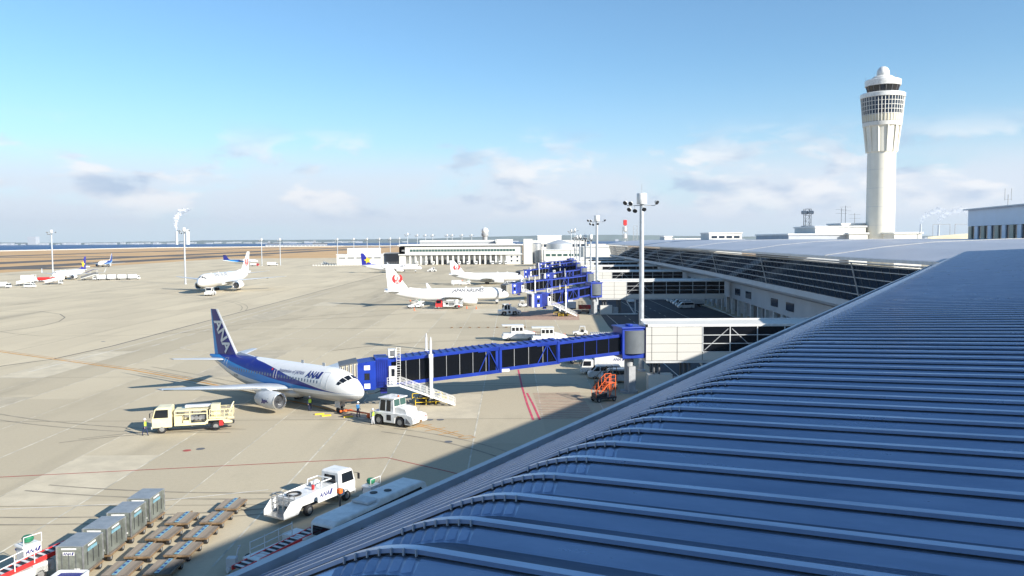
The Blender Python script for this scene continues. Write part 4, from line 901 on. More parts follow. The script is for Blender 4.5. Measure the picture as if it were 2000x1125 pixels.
def box_truck(label, loc, rz, txt=None, Ln=6.5, H=3.2, col='white', logo_side=1, group='white vans and service cars'):
    t = thing('box_truck', label, 'truck', (*loc, 0), R(rz), group); w = 2.15
    cab_unit(t, Ln/2-1.7, Ln/2, w-.1, .5, 2.3, MAT[col])
    q = MB(); q.box(-Ln/2, Ln/2-1.85, -w/2, w/2, .85, H); b = q.build('cargo_box', MAT['white'], t, bevel=.05); q = MB(); q.box(-Ln/2,Ln/2-.4,-.45,.45,.5,.84); q.build('chassis', MAT['dark'], t)
    for sg in (1,-1):
        for x in (-Ln/2+1.4, Ln/2-1.0): wheel(t, x, sg*(w/2-.2), .42, .3)
        q = MB(); q.bar((-Ln/2+.4,sg*(w/2+.02),.86),(Ln/2-2,sg*(w/2+.02),.86),.05,.12); q.build('side_rail', MAT['grey'], b)
        if txt:
            lettering('lettering', txt, .55, lambda u, v, sg=sg: (-Ln/2+.6+(u if sg < 0 else 1.8-u), sg*(w/2+.012), H-.95+v), MAT['ana_blue'], b, .35, .01)
            g = MB(); o = -Ln/2+.6; f = lambda u: (o+(u if sg < 0 else 1.8-u)); g.quad((f(1.35),sg*(w/2+.012),H-.95),(f(1.6),sg*(w/2+.012),H-.95),(f(1.8),sg*(w/2+.012),H-.53),(f(1.55),sg*(w/2+.012),H-.53)); g.build('logo_bar', MAT['ana_blue'], b, fix=False)
    return t
def tug(label, loc, rz, group='aircraft tow tractors', big=True):
    t = thing('tow_tractor', label, 'tow tractor', (*loc, 0), R(rz), group); w = 2.6
    # rear at +x (long engine hood), cab in the middle towards -x
    q = MB(); q.prism([(-2.9,.55),(-2.9,1.35),(-2.5,1.5),(2.2,1.45),(2.9,1.3),(3.05,.95),(3.05,.55),(2.7,.35),(1.9,.35),(1.85,.95),(1.5,1.2),(.95,1.2),(.6,.95),(.55,.35),(-1.0,.35),(-1.05,.95),(-1.4,1.2),(-2.0,1.2),(-2.35,.95),(-2.4,.45)], -w/2, w/2); b = q.build('body', MAT['white'], t, bevel=.05)
    q = MB(); q.prism([(.35,1.44),(2.0,1.44),(1.8,1.95),(.9,2.1),(.35,2.1)], -.95, .95); hd = q.build('engine_hood', MAT['white'], t, bevel=.06)
    g = MB()
    for i in range(5): g.quad((1.98-.03*i-.005,-.7,1.52+.08*i),(1.98-.03*i-.005,.7,1.52+.08*i),(1.965-.03*i,.7,1.56+.08*i),(1.965-.03*i,-.7,1.56+.08*i))
    tag(g.build('grille', MAT['beige'], hd, fix=False), kind='stuff')
    q = MB(); q.prism([(-1.75,1.45),(.3,1.45),(.3,2.1),(.22,2.95),(-1.55,2.95),(-1.75,2.2)], -1.15, 1.15, .08); cb_ = q.build('cab', MAT['white'], t, bevel=.05)
    q = MB(); q.box(-1.8,.45,-1.2,1.2,2.93,3.05); q.build('cab_roof', MAT['white'], cb_, bevel=.04)
    for sg in (1,-1):
        g = MB(); quadside(g, [(-.7,1.6),(-.1,1.6),(-.1,2.8),(-.65,2.8)], 2.3, sg, .08, 1.45, 2.95); g.build('side_window', MAT['glass'], cb_, fix=False)
        g = MB(); quadside(g, [(-1.6,1.6),(-.85,1.6),(-.85,2.8),(-1.5,2.8)], 2.3, sg, .08, 1.45, 2.95); g.build('door_window', MAT['glass'], cb_, fix=False)
        for x in (-1.7, 1.22): wheel(t, x, sg*(w/2-.22), .55, .42)
        g = MB(); g.box(-.55,.05,sg*(w/2+.005),sg*(w/2+.012),.62,1.25); g.build('number_plate', MAT['black'], b)
        g = MB(); g.prism([(2.0,.5),(2.75,.5),(2.1,1.1)], sg*(w/2)+.004 if sg > 0 else -w/2-.03, w/2+.03 if sg > 0 else -w/2-.004); g.build('side_recess', MAT['darkgrey'], b)
    for y0, y1 in ((-1.02,-.05),(.05,1.02)): g = MB(); g.quad((.335,y0,2.14),(.335,y1,2.14),(.262,y1*.96,2.86),(.262,y0*.96,2.86)); g.build('rear_window', MAT['glass_green'], cb_, fix=False)
    g = MB(); g.quad((-1.80,-1,2.0),(-1.80,1,2.0),(-1.64,.95,2.85),(-1.64,-.95,2.85)); g.build('windscreen', MAT['glass'], cb_, fix=False)
    g = MB(); g.lathe([(.09,3.05),(.09,3.18),(.04,3.24)], 10, (.1,0,0)); g.build('beacon', MAT['orange'], cb_)
    for y in (-1.0, 1.0): g = MB(); g.box(3.05,3.07,y-.13,y+.13,1.02,1.12); g.build('tail_light', MAT['red'], b)
    g = MB(); g.box(3.04,3.2,-.16,.16,.5,.8); g.build('tow_hitch', MAT['rust'], b)
    return t
def fuel_truck(label, loc, rz, c1='cream', c2='cream', group='hydrant fuel trucks'):
    t = thing('fuel_truck', label, 'fuel truck', (*loc, 0), R(rz), group); w = 2.2; F = MAT[c2]
    cab_unit(t, 2.2, 4.15, w, .62, 2.75, MAT[c1], slope=.5)
    q = MB(); q.box(-4.0,3.9,-.42,.42,.55,.8); q.build('chassis', MAT['dark'], t)
    for sg in (1,-1):
        wheel(t, 3.2, sg*(w/2-.16), .48, .3); wheel(t, -2.2, sg*(w/2-.2), .48, .4)
        q = MB(); q.prism([(1.95,.75),(-1.2,.75),(-1.5,1.15),(-2.9,1.15),(-3.1,.8),(-3.9,.8),(-3.9,1.02),(-3.0,1.3),(-1.4,1.3),(-1.1,1.0),(1.95,1.0)], sg*(w/2)-.04, sg*(w/2)+.04); q.build('side_skirt', F, t)
        q = MB(); q.path([(2.2,sg*1.1,.45),(1.2,sg*1.15,.35),(0,sg*1.15,.3),(-1.2,sg*1.15,.38),(-2.4,sg*1.2,.3),(-3.8,sg*1.1,.4)],.06); q.build('hose', MAT['black'], t)
    q = MB()
    for sg in (1,-1):
        for x in (1.9,.4,-1.35): q.bar((x,sg*1.05,.8),(x,sg*1.05,2.35),.1)
        for z in (2.3,1.95): q.bar((1.95,sg*1.05,z),(-1.4,sg*1.05,z),.1)
    q.box(1.2,1.95,-1.05,1.05,.85,1.75); q.box(.35,1.1,.55,1.05,.85,1.25); q.box(.35,1.1,-1.05,-.55,.85,1.25); q.box(-1.4,1.95,-1.05,1.05,2.3,2.36)
    q.build('equipment_frame', F, t, bevel=.02)
    for i in range(3): q = MB(); q.cyl((.2-.42*i,-.95,1.45),(.2-.42*i,.95,1.45),.22,n=12); q.build('filter_drum', MAT['steel'], t, True)
    q = MB(); q.cyl((-.95,-.8,1.65),(-.95,.8,1.65),.42,n=16); q.build('hose_reel', MAT['darkgrey'], t)
    q = MB(); q.box(-1.9,1.0,-.55,.1,2.45,2.7); q.build('boom', MAT['lightgrey'] if c2 == 'cream' else F, t, bevel=.04)
    q = MB(); q.box(-3.9,-1.5,-1.05,1.05,1.35,1.45); pl_ = q.build('lift_platform', F, t)
    q = MB()
    for sg in (1,-1):
        for z in (1.85,2.3): q.bar((-3.9,sg*1.02,z),(-1.6,sg*1.02,z),.05)
        for x in (-3.9,-3.1,-2.3,-1.6): q.bar((x,sg*1.02,1.45),(x,sg*1.02,2.3),.05)
    for z in (1.85,2.3): q.bar((-3.9,-1.02,z),(-3.9,1.02,z),.05)
    q.build('platform_rail', F, pl_)
    q = MB(); q.box(-2.6,-1.7,-.5,.5,1.45,2.75); q.build('control_cabinet', F, t, bevel=.03)
    q = MB(); q.path([(-3.4,.3,1.4),(-3.7,.2,2.2),(-3.9,0,2.7)],.07); q.path([(-3.4,-.3,1.4),(-3.6,-.5,2.1),(-3.95,-.7,2.75)],.06); q.build('coupling_arm', F, t)
    q = MB(); q.box(-2.95,-2.55,.7,1.12,.55,1.05); q.build('extinguisher', MAT['red'], t)
    return t
# --- near apron
fuel_truck('cream hydrant fuel truck parked left of the ANA aircraft nose', (-34.3, 87.5), 180+14)
tug('white tow tractor in front of the ANA aircraft nose, back to the camera', (-12.7, 89.6), -30)
tb = MB(); tb.bar((-14.9,91.4,.55),(-19.7,95.3,.45),.14); tb.bar((-15.6,92.1,.35),(-16.4,92.6,.35),.5,.25); tb.bar((-18.9,95.3,.4),(-20.2,94.7,.4),.2); 
tb.cyl((-16.6,92.9,.22),(-16.3,92.5,.22),.22,n=10); tag(tb.build('tow_bar', MAT['orange']), 'orange tow bar between the tow tractor and the ANA nose wheel', 'tow bar')
ch = MB()
for x, y in ((-21.6,93.8),(-18.9,93.0),(-22.6,94.6)): ch.bar((x-.5,y,.08),(x+.5,y+.3,.08),.22,.16)
tag(ch.build('wheel_chock', MAT['yellow']), 'yellow wheel chocks and rope lying by the ANA nose wheel', 'wheel chocks', kind='stuff')
# --- containers on dollies
MAT['uld_top'] = mat('uld_top', (.34,.36,.37), .45, .4, var=.18, scale=1.5)
def dolly_proto():
    t = thing('baggage_dolly', 'x', 'dolly', (0,0,0), 0, 'container dollies in rows')
    q = MB(); q.box(-.80,.80,-1.10,1.10,.44,.50); dk = q.build('deck', MAT['wood'], t, bevel=.01)
    ro = MB(); ro.cyl((-.76,0,.525),(.76,0,.525),.035,n=8); rm = ro.mesh('roller', MAT['wood'])
    for i in range(15):
        y = -1.0+i*.143
        share('roller', rm, dk, (0, y, 0))
    q = MB(); q.box(-.13,.13,-1.1,1.1,.565,.585); q.build('centre_strip', MAT['paleblue'], dk)
    for i in range(4): q = MB(); q.box(-.07,.07,-.9+i*.55,-.72+i*.55,.586,.60); q.build('lock_plate', MAT['darkblue'], dk)
    q = MB(); q.box(-.84,-.76,-1.12,1.12,.36,.48); q.box(.76,.84,-1.12,1.12,.36,.48); q.box(-.8,.8,-1.14,-1.06,.36,.48); q.box(-.8,.8,1.06,1.14,.36,.48); q.build('frame', MAT['rust'], t, bevel=.01)
    for y in (-.85, .85):
        q = MB(); q.bar((-.68,y,.24),(.68,y,.24),.08); q.bar((0,y,.24),(0,y,.42),.1); q.build('axle', MAT['rust'], t)
        for x in (-.68, .68): q = MB(); q.cyl((x-.08,y,.22),(x+.08,y,.22),.22,n=14); w_ = q.build('wheel', MAT['rubber'], t); q = MB(); q.cyl((x-.09,y,.22),(x+.09,y,.22),.11,n=10); q.build('rim', MAT['hub'], w_)
    q = MB(); q.bar((0,1.12,.4),(0,1.85,.36),.08); q.build('tow_bar', MAT['rust'], t)
    return t
dp = dolly_proto()
DL = [(-26.4,y,'dolly carrying the %s grey container'%n) for y, n in ((48.9,'nearest'),(51.9,'second'),(54.95,'third'),(57.95,'farthest'))]
DL += [(-23.75,y,'empty dolly in the middle row, %s'%n) for y, n in ((48.6,'nearest the camera'),(51.6,'second from the camera'),(54.7,'third from the camera'),(57.7,'farthest and rustiest'))]
DL += [(-21.3,y,'empty dolly in the right row, %s'%n) for y, n in ((48.8,'nearest the camera'),(51.8,'second from the camera'),(54.8,'third from the camera'),(57.8,'fourth from the camera'),(60.8,'farthest from the camera'))]
for i, (x, y, lb) in enumerate(DL):
    rz = R(random.uniform(-2.5,2.5))
    if i == 0: dp.location = (x,y,0); dp['label'] = lb
    else: copy_tree(dp, (x,y,0), rz, lb)
def container(label, x, y, rz, ana=False):
    t = thing('cargo_container', label, 'container', (x,y,.57), R(rz), 'grey cargo containers'); W, D_, H = .78, 1.17, 1.62
    q = MB(); q.box(-W,W,-D_,D_,0,H-.02); b = q.build('shell', MAT['uld'], t, bevel=.02)
    q = MB(); q.box(-W-.01,W+.01,-D_-.01,D_+.01,H-.02,H+.02); q.build('roof', MAT['uld_top'], t)
    q = MB()
    for sx in (-1,1):
        for sy in (-1,1): q.box(sx*W-.04,sx*W+.04,sy*D_-.04,sy*D_+.04,0,H)
    q.build('corner_post', MAT['steel'], t, bevel=.01)
    for i in range(3): q = MB(); q.box(-.5+i*.42,-.47+i*.42,-D_-.03,-D_-.005,.15,1.2); q.build('door_bar', MAT['darkgrey'], t)
    for i in range(3): q = MB(); q.box(W+.005,W+.03,-.7+i*.65,-.66+i*.65,.3,1.1); q.build('lashing', MAT['dark'], t)
    q = MB(); q.box(-.5,.4,-D_-.02,-D_-.012,1.42,1.53); q.build('number_plate', MAT['white'], t); q = MB(); q.box(W+.012,W+.02,-.6,.3,1.42,1.53); q.build('number_plate', MAT['white'], t); q = MB(); q.box(.25,.58,-D_-.02,-D_-.012,.18,.30); q.build('placard', MAT['white'], t)
    q = MB(); q.box(W+.012,W+.02,-.65,.45,1.12,1.32); q.build('blue_lettering_band', MAT['paleblue'], t)
    if ana:
        q = MB(); q.box(-.42,.28,-D_-.02,-D_-.012,1.08,1.30); pl_ = q.build('logo_plate', MAT['white'], t)
        lettering('lettering', 'ANA', .22, lambda u, v: (-.40+u, -D_-.024, 1.11+v), MAT['ana_blue'], pl_, .35, .006)
        q = MB(); q.quad((.1,-D_-.024,1.10),(.19,-D_-.024,1.10),(.26,-D_-.024,1.28),(.17,-D_-.024,1.28)); q.build('logo_bar', MAT['ana_blue'], pl_, fix=False)
for i, (y, n) in enumerate(((48.9,'nearest grey cargo container, with ANA plate on its end'),(51.9,'second grey cargo container from the camera'),(54.95,'third grey cargo container from the camera'),(57.95,'farthest grey cargo container of the row'))): container(n, -26.4, y, (0,-1.5,1,-.6)[i], i == 0)
# --- belt loader / conveyor vehicles
def belt_loader(label, loc, rz, tilt=.10, ana=True, body='white', group='belt loaders', Ln=7.5, box=True, rail=-.95):
    t = thing('belt_loader', label, 'belt loader', (*loc, 0), R(rz), group); w = 1.9
    q = MB(); q.box(-2.6,2.3,-w/2,w/2-.6,.45,.95); q.box(1.2,2.5,-w/2,w/2,.45,1.1); q.build('chassis', MAT[body], t, bevel=.05)
    hs = t
    if not box: ana = False
    q = MB(); q.box(1.3,2.4,.15,.95,1.1,2.0); q.prism([(1.2,1.9),(2.4,1.9),(2.3,2.05),(1.25,2.05)],.1,1.0); hs = q.build('operator_box', MAT[body], t, bevel=.04) if box else t
    if ana:
        for sg, yy in ((-1,.13),(1,.965)):
            lettering('lettering', 'ANA', .34, lambda u, v, sg=sg, yy=yy: ((1.38+u) if sg < 0 else (2.2-u), yy, 1.5+v), MAT['ana_blue'], hs, .35, .008)
            q = MB(); f = (lambda u: 1.38+u) if sg < 0 else (lambda u: 2.2-u); q.quad((f(.72),yy,1.5),(f(.85),yy,1.5),(f(.97),yy,1.78),(f(.84),yy,1.78)); q.build('logo_bar', MAT['ana_blue'], hs, fix=False)
    if box: q = MB(); q.lathe([(.12,0),(.30,.1),(.34,.3),(.25,.42)], 10, (1.8,.55,2.05)); q.build('green_cover', MAT['green'], hs, True)
    q = MB() if box else None
    if box: q.path([(1.3,.15,2.0),(1.3,.15,2.55),(2.4,.15,2.55),(2.4,.15,2.0)],.03); q.build('roll_bar', MAT['white'], hs)
    z0, z1 = .75, .75+Ln*tilt
    q = MB()
    for y in (-.85, -.05): q.bar((-Ln/2,y,z0),(Ln/2,y,z1),.09,.26)
    be = q.build('conveyor_frame', MAT['red' if ana or not box else body], t)
    q = MB(); q.quad((-Ln/2,-.82,z0+.08),(-Ln/2,-.08,z0+.08),(Ln/2,-.08,z1+.08),(Ln/2,-.82,z1+.08)); q.build('belt', MAT['dark'], be, fix=False)
    sl_ = MB(); sl_.box(-.10,.10,-.8,-.1,0,.03); sm = sl_.mesh('belt_slat', MAT['lightgrey'])
    n = int(Ln/.5)
    for i in range(n): u = (i+.5)/n; share('belt_slat', sm, be, (-Ln/2+Ln*u, 0, z0+(z1-z0)*u+.10))
    q = MB()
    for z in (.5,.95): q.bar((-Ln/2+1.5,rail,z0+z+.1),(Ln/2-2.5,rail,z1+z-.15),.045)
    for i in range(4): u = .2+.15*i*1.0; x = -Ln/2+1.5+(Ln-4)*i/3; zz = z0+(z1-z0)*(x+Ln/2)/Ln; q.bar((x,rail,zz),(x,rail,zz+1.02),.045)
    q.build('handrail', MAT['white'], be)
    for sx in (-1.7, 1.6):
        for sg in (1,-1): wheel(t, sx, sg*(w/2-.12), .38, .24)
    if box: q = MB(); q.bar((-1.0,1.1,.6),(-1.0,1.1,2.0),.10); lm_ = q.build('lamp_post', MAT['dark'], t); q = MB(); q.box(-1.18,-.82,.92,1.28,2.0,2.38); q.build('orange_marker', MAT['orange'], lm_, bevel=.08)
    return t
E59 = math.degrees(ANG)
belt_loader('white belt loader with ANA box, behind the white lavatory truck', (-11.1, 58.6), E59, .06)
belt_loader('long empty conveyor with white handrail along the roof gutter', (-15.0, 51.2), E59, .05, False, group='belt loaders', box=False, rail=.05)
belt_loader('white belt loader with orange lamp cut by the lower left corner', (-29.9, 47.0), 62, .10)
# lavatory service truck
def lav_truck():
    t = thing('service_truck', 'white ANA service truck with tank body and railed rear platform, bottom centre', 'truck', (-15.2, 61.0, 0), ANG); w = 2.05
    cab_unit(t, 1.9, 3.7, 1.95, .55, 2.45, MAT['white'], slope=.35, tp=.12)
    g = MB(); g.quad((1.885,-.6,1.55),(1.885,.6,1.55),(1.90,.55,2.15),(1.90,-.55,2.15)); g.build('rear_window', MAT['glass'], t, fix=False)
    q = MB(); q.prism([(-3.9,.45),(-3.9,.9),(-3.2,1.55),(1.6,1.75),(1.6,.75),(-.4,.7),(-.8,1.1),(-1.9,1.1),(-2.3,.7),(-2.5,.45)], -w/2, -w/2+.07); q.prism([(-3.9,.45),(-3.9,.9),(-3.2,1.55),(1.6,1.75),(1.6,.75),(-.4,.7),(-.8,1.1),(-1.9,1.1),(-2.3,.7),(-2.5,.45)], w/2-.07, w/2); q.box(-2.6,1.6,-w/2+.07,w/2-.07,.9,1.55); b = q.build('tank_body', MAT['white'], t, bevel=.05)
    lettering('lettering', 'ANA', .5, lambda u, v: (-.35+u, -w/2-.014, 1.08+v), MAT['ana_blue'], b, .35, .012)
    q = MB(); q.quad((.72,-w/2-.014,1.06),(.92,-w/2-.014,1.06),(1.10,-w/2-.014,1.48),(.90,-w/2-.014,1.48)); q.build('logo_bar', MAT['ana_blue'], b, fix=False)
    q = MB(); q.box(-3.9,-2.6,-.95,.95,.45,.55); pf = q.build('rear_platform', MAT['steel'], t)
    q = MB()
    for y in (-.9,-.3,.3,.9):
        for x in (-3.2,-2.75): q.bar((x,y,.55),(x,y,1.9),.04)
    for z in (1.2,1.55,1.9):
        for x in (-3.2,-2.75): q.bar((x,-.9,z),(x,.9,z),.04)
        for y in (-.9,.9): q.bar((-3.2,y,z),(-2.75,y,z),.04)
    q.build('platform_rail', MAT['steel'], pf)
    q = MB()
    for i in range(20):
        a, c = 2*math.pi*i/20, 2*math.pi*(i+1)/20; q.cyl((-1.8+.5*math.cos(a),.1+.5*math.sin(a),1.62),(-1.8+.5*math.cos(c),.1+.5*math.sin(c),1.62),.07,n=6)
    q.build('coiled_hose', MAT['rubber'], b)
    q = MB(); q.path([(.2,-.7,1.7),(.2,-.7,2.1),(1.3,-.7,2.1),(1.3,.7,2.1),(.2,.7,2.1),(.2,.7,1.7)],.05); q.lathe([(.05,1.65),(.28,1.7),(.28,2.0),(.1,2.1)],12,(.5,.1,0)); q.build('tank_fitting', MAT['white'], b)
    q = MB(); q.box(-.35,-.2,-.4,-.25,1.6,1.95); q.build('red_marker', MAT['red'], b)
    q = MB(); q.box(-2.4,1.8,-.4,.4,.5,.85); q.build('chassis', MAT['dark'], t)
    for sg in (1,-1): wheel(t, 2.75, sg*.85, .42, .26); wheel(t, -1.35, sg*.85, .42, .3)
lav_truck()
def roof_vehicle():
    t = thing('crew_bus', 'long white bus seen from above, half hidden by the roof gutter', 'bus', (-9.9, 56.4, 0), ANG); w = 2.1
    q = MB(); q.prism([(-5,.35),(5.2,.35),(5.35,1.3),(5.0,2.25),(4.6,2.42),(-.2,2.42),(-.5,2.2),(-4.6,2.12),(-5,1.9)], -w/2, w/2, .1); b = q.build('body', MAT['white'], t, bevel=.1)
    q = MB(); q.box(-1.3,-.2,-.75,.75,2.22,2.4); q.build('air_conditioner', MAT['lightgrey'], b, bevel=.05)
    for x, y in ((.6,.35),(1.5,-.2)): q = MB(); q.lathe([(.28,2.42),(.28,2.46),(.2,2.47)],14,(x,y,0)); q.build('roof_hatch', MAT['black'], b)
    for sg in (1,-1):
        q = MB(); quadside(q, [(-4.6,1.25),(-4.6,1.85),(4.4,2.05),(4.8,1.25)], w, sg, .1, .35, 2.42); q.build('side_windows', MAT['glass'], b, fix=False)
        for x in (-3.3, 3.4): wheel(t, x, sg*(w/2-.15), .42, .28)
    q = MB(); q.quad((-5.02,-.8,1.1),(-5.02,.8,1.1),(-5.02,.75,1.75),(-5.02,-.75,1.75)); q.build('rear_window', MAT['glass'], b, fix=False)
roof_vehicle()
tl = MB(); tl.box(-17.6,-17.0,49.0,49.5,.35,.9); tl.path([(-17.1,49.4,.8),(-17.0,49.5,1.3),(-16.9,49.7,1.45),(-17.0,49.5,1.5)],.05); tl.cyl((-17.5,48.9,.2),(-17.4,49.0,.2),.2,n=10); tag(tl.build('tool_cart', MAT['lightgrey'], bevel=.02), 'small grey hand cart at the foot of the empty conveyor', 'cart')
cr = MB(); cr.box(-26.3,-24.6,45.2,46.4,.4,1.18); cr.m = 1; cr.box(-26.15,-24.75,45.3,46.3,1.18,1.2); cr.m = 0
for a_ in ((-26.35,45.15,-24.55,45.25),(-26.35,46.35,-24.55,46.45),(-26.35,45.15,-26.25,46.45),(-24.65,45.15,-24.55,46.45)): cr.box(a_[0],a_[2],a_[1],a_[3],1.18,1.32)
tag(cr.build('white_topped_cart', [MAT['white'], MAT['darkblue']], bevel=.02), 'white rimmed cart cut by the bottom edge before the nearest container', 'cart')
# --- under and behind the near jetway
box_truck('white catering truck with ANA box under the nearest rotunda', (13.9, 122.6), 180, 'ANA', 7.0, 3.1)
box_truck('white box truck behind the catering truck', (14.6, 128.2), 180, None, 6.5, 3.0)
van('white van parked right below the nearest rotunda', (14.8, 115.4), 180); van('white van between catering truck and the lower van', (13.4, 118.8), 180)
box_truck('white truck with dark wheels seen beneath the near jetway tunnel', (11.8, 134), 180, None, 6.0, 2.4)
def work_stand(label, loc, rz, h=3.0, col='orange', base='dark'):
    t = thing('work_stand', label, 'maintenance stand', (*loc,0), R(rz), 'maintenance stands'); q = MB()
    q.box(-1.5,1.5,-.7,.7,.35,.6); q.box(-1.4,.2,-.6,.6,.6,1.1); q.build('base', MAT[base], t, bevel=.04)
    q = MB()
    for y in (-.55,.55):
        q.bar((-1.4,y,.6),(.5,y,h-1),.08); q.bar((-1.4,y,1.5),(.5,y,h),.05); q.bar((.5,y,.6),(.5,y,h),.07); q.bar((1.4,y,.6),(1.4,y,h),.07); q.bar((.5,y,h),(1.4,y,h),.05); q.bar((.5,y,h-.5),(1.4,y,h-.5),.04); q.bar((.5,y,.7),(1.4,y,h-1),.05)
        for i in range(5): u = i/4; q.bar((-1.4+1.9*u,y,.6+(h-1.6)*u),(-1.4+1.9*u,y,1.5+(h-1.5)*u),.04)
    q.box(.45,1.45,-.58,.58,h-1.05,h-.98)
    for i in range(7): u = (i+.5)/7; q.box(-1.4+1.9*u-.12,-1.4+1.9*u+.12,-.52,.52,.6+(h-1.6)*u-.02,.6+(h-1.6)*u+.02)
    q.build('stair_frame', MAT[col], t)
    for x in (-1.1,1.1):
        for sg in (1,-1): wheel(t, x, sg*.7, .28, .2)
    return t
work_stand('bright orange maintenance stairs beside the gutter, nearest', (11.4, 101.8), 25, 3.3); work_stand('darker orange maintenance stairs just behind the nearest one', (12.6, 110.2), 25, 3.0, 'rust')
def loader(label, loc, rz):
    t = thing('cargo_loader', label, 'cargo loader', (*loc,0), R(rz), 'cargo loaders')
    q = MB(); q.box(-3.4,3.4,-1.3,1.3,.5,1.1); q.box(-3.2,1.0,-1.2,1.2,1.1,1.5); q.build('deck', MAT['white'], t, bevel=.05)
    q = MB(); q.box(-1.6,.9,-1.1,1.1,1.5,3.0); q.box(-3.4,1.0,-1.25,1.25,3.0,3.15); c = q.build('cabin', MAT['white'], t, bevel=.05)
    for sg in (1,-1):
        for i in range(3): g = MB(); g.box(-1.45+.78*i,-.85+.78*i,sg*1.105,sg*1.115,2.0,2.7); g.build('side_window', MAT['glass'], c)
    g = MB(); g.prism([(1.0,1.1),(3.6,1.1),(3.4,1.5),(1.0,2.1)],-1.1,1.1); g.build('nose', MAT['white'], t, bevel=.05)
    g = MB(); g.box(3.0,3.4,.9,1.35,.4,1.6); g.box(-.9,-.6,1.25,1.4,.4,1.4); g.build('orange_post', MAT['orange'], t)
    for x in (-2.2,2.2):
        for sg in (1,-1): wheel(t, x, sg*1.15, .42, .3)
    return t
loader('white cargo loader with canopy behind the jetway tunnel', (1.3, 165), 5); loader('white low loader partly hidden behind the jetway tunnel', (7.2, 160.5), 2)
q = MB(); q.box(4.6,8.4,161.5,163.0,.6,.9)
for x in (4.6,5.9,7.1,8.4):
    for y in (161.5,163.0): q.bar((x,y,.9),(x,y,1.9),.07)
for y in (161.5,163.0):
    for z in (1.4,1.9): q.bar((4.6,y,z),(8.4,y,z),.06)
tag(q.build('railed_trailer', MAT['orange']), 'orange railed trailer behind the jetway tunnel', 'trailer')
def tractor(label, loc, rz, canopy=True):
    t = thing('baggage_tractor', label, 'baggage tractor', (*loc,0), R(rz), 'small baggage tractors')
    q = MB(); q.prism([(-1.5,.35),(1.5,.35),(1.55,.9),(.3,1.05),(.2,.8),(-.7,.8),(-.8,1.1),(-1.5,1.05)],-.7,.7); q.build('body', MAT['white'], t, bevel=.05)
    q = MB()
    for y in (-.6,.6): q.path([(.25,y,1.0),(.05,y,2.0),(-1.0,y,2.0),(-1.1,y,1.0)],.05)
    q.box(-1.05,.1,-.65,.65,1.98,2.05); q.build('canopy_frame', MAT['white'], t)
    q = MB(); q.box(-.7,-.2,-.45,.45,.8,1.3); q.build('seat', MAT['black'], t, bevel=.05)
    for x in (-1.0,1.0):
        for sg in (1,-1): wheel(t, x, sg*.66, .36, .24)
    return t
tractor('white baggage tractor with open frame behind the near jetway', (14.3, 172), 180); tractor('white baggage tractor turning below the docked JAPAN AIRLINES jetway', (3.4, 247), 20)
# --- around the JAL aircraft
fuel_truck('red and white fuel truck under the JAPAN AIRLINES wing', (-18.6, 243), 186, 'red', 'white'); belt_loader('small belt loader at the rear hold of the JAPAN AIRLINES aircraft', (-29.3, 246.5), 35, .22, False, Ln=5.5)
tug('white tow tractor with dark windscreen in the jetway shadow', (-.8, 221), 15)
box_truck('grey white cargo carrier under the retracted jetway', (15.0, 233), 178, None, 6.4, 2.6); q = MB(); q.box(19.0,22.4,232.4,233.9,.5,1.7); tag(q.build('red_cart', MAT['red'], bevel=.05), 'dark red cart behind the grey cargo carrier', 'cart')
work_stand('brown orange maintenance stairs by the second rotunda', (19.6, 224), 160, 3.4, 'rust'); 
for i, (x, y) in enumerate(((-28.5,238),(-13.5,243.5),(-10.6,241.5))):
    q = MB(); q.lathe([(.3,0),(.3,.06),(.16,.08),(.05,.85)],10,(x,y,0)); tag(q.build('traffic_cone', MAT['orange']), ['orange cone beside the small belt loader','orange cone right of the red and white fuel truck','orange cone nearest the JAPAN AIRLINES engine'][i], 'cone', 'orange cones round the aircraft')
q = MB(); q.box(-27.5,-23,371,373.5,.5,2.3); q.cyl((-26.5,371,.35),(-26.5,373.5,.35),.35); q.cyl((-24,371,.35),(-24,373.5,.35),.35); tag(q.build('baggage_cart', MAT['lightgrey'], bevel=.05), 'grey covered baggage cart under the JAPAN TRANSOCEAN AIR tail', 'cart')
belt_loader('white belt loader under the JAPAN TRANSOCEAN AIR rear fuselage', (-21.5, 372), 10, .2, False, Ln=5.5); van('white pickup van below the JAPAN TRANSOCEAN AIR nose', (-1.5, 368), 190)
tug('white tow tractor pulling the wide-body jet', (-114.8, 311), 92); tug('white tow tractor ahead of the jet lettered SKY', (-52, 533), 182)
# cones in a row on the barrier line
for i in range(12):
    q = MB(); q.box(-14+i*2.1-.3,-14+i*2.1+.3,188.8,189.2,.01,.22); tag(q.build('floor_marker', MAT['rust'], bevel=.03), 'low brown marker in the row behind the jetway', 'marker', 'low markers in a row')
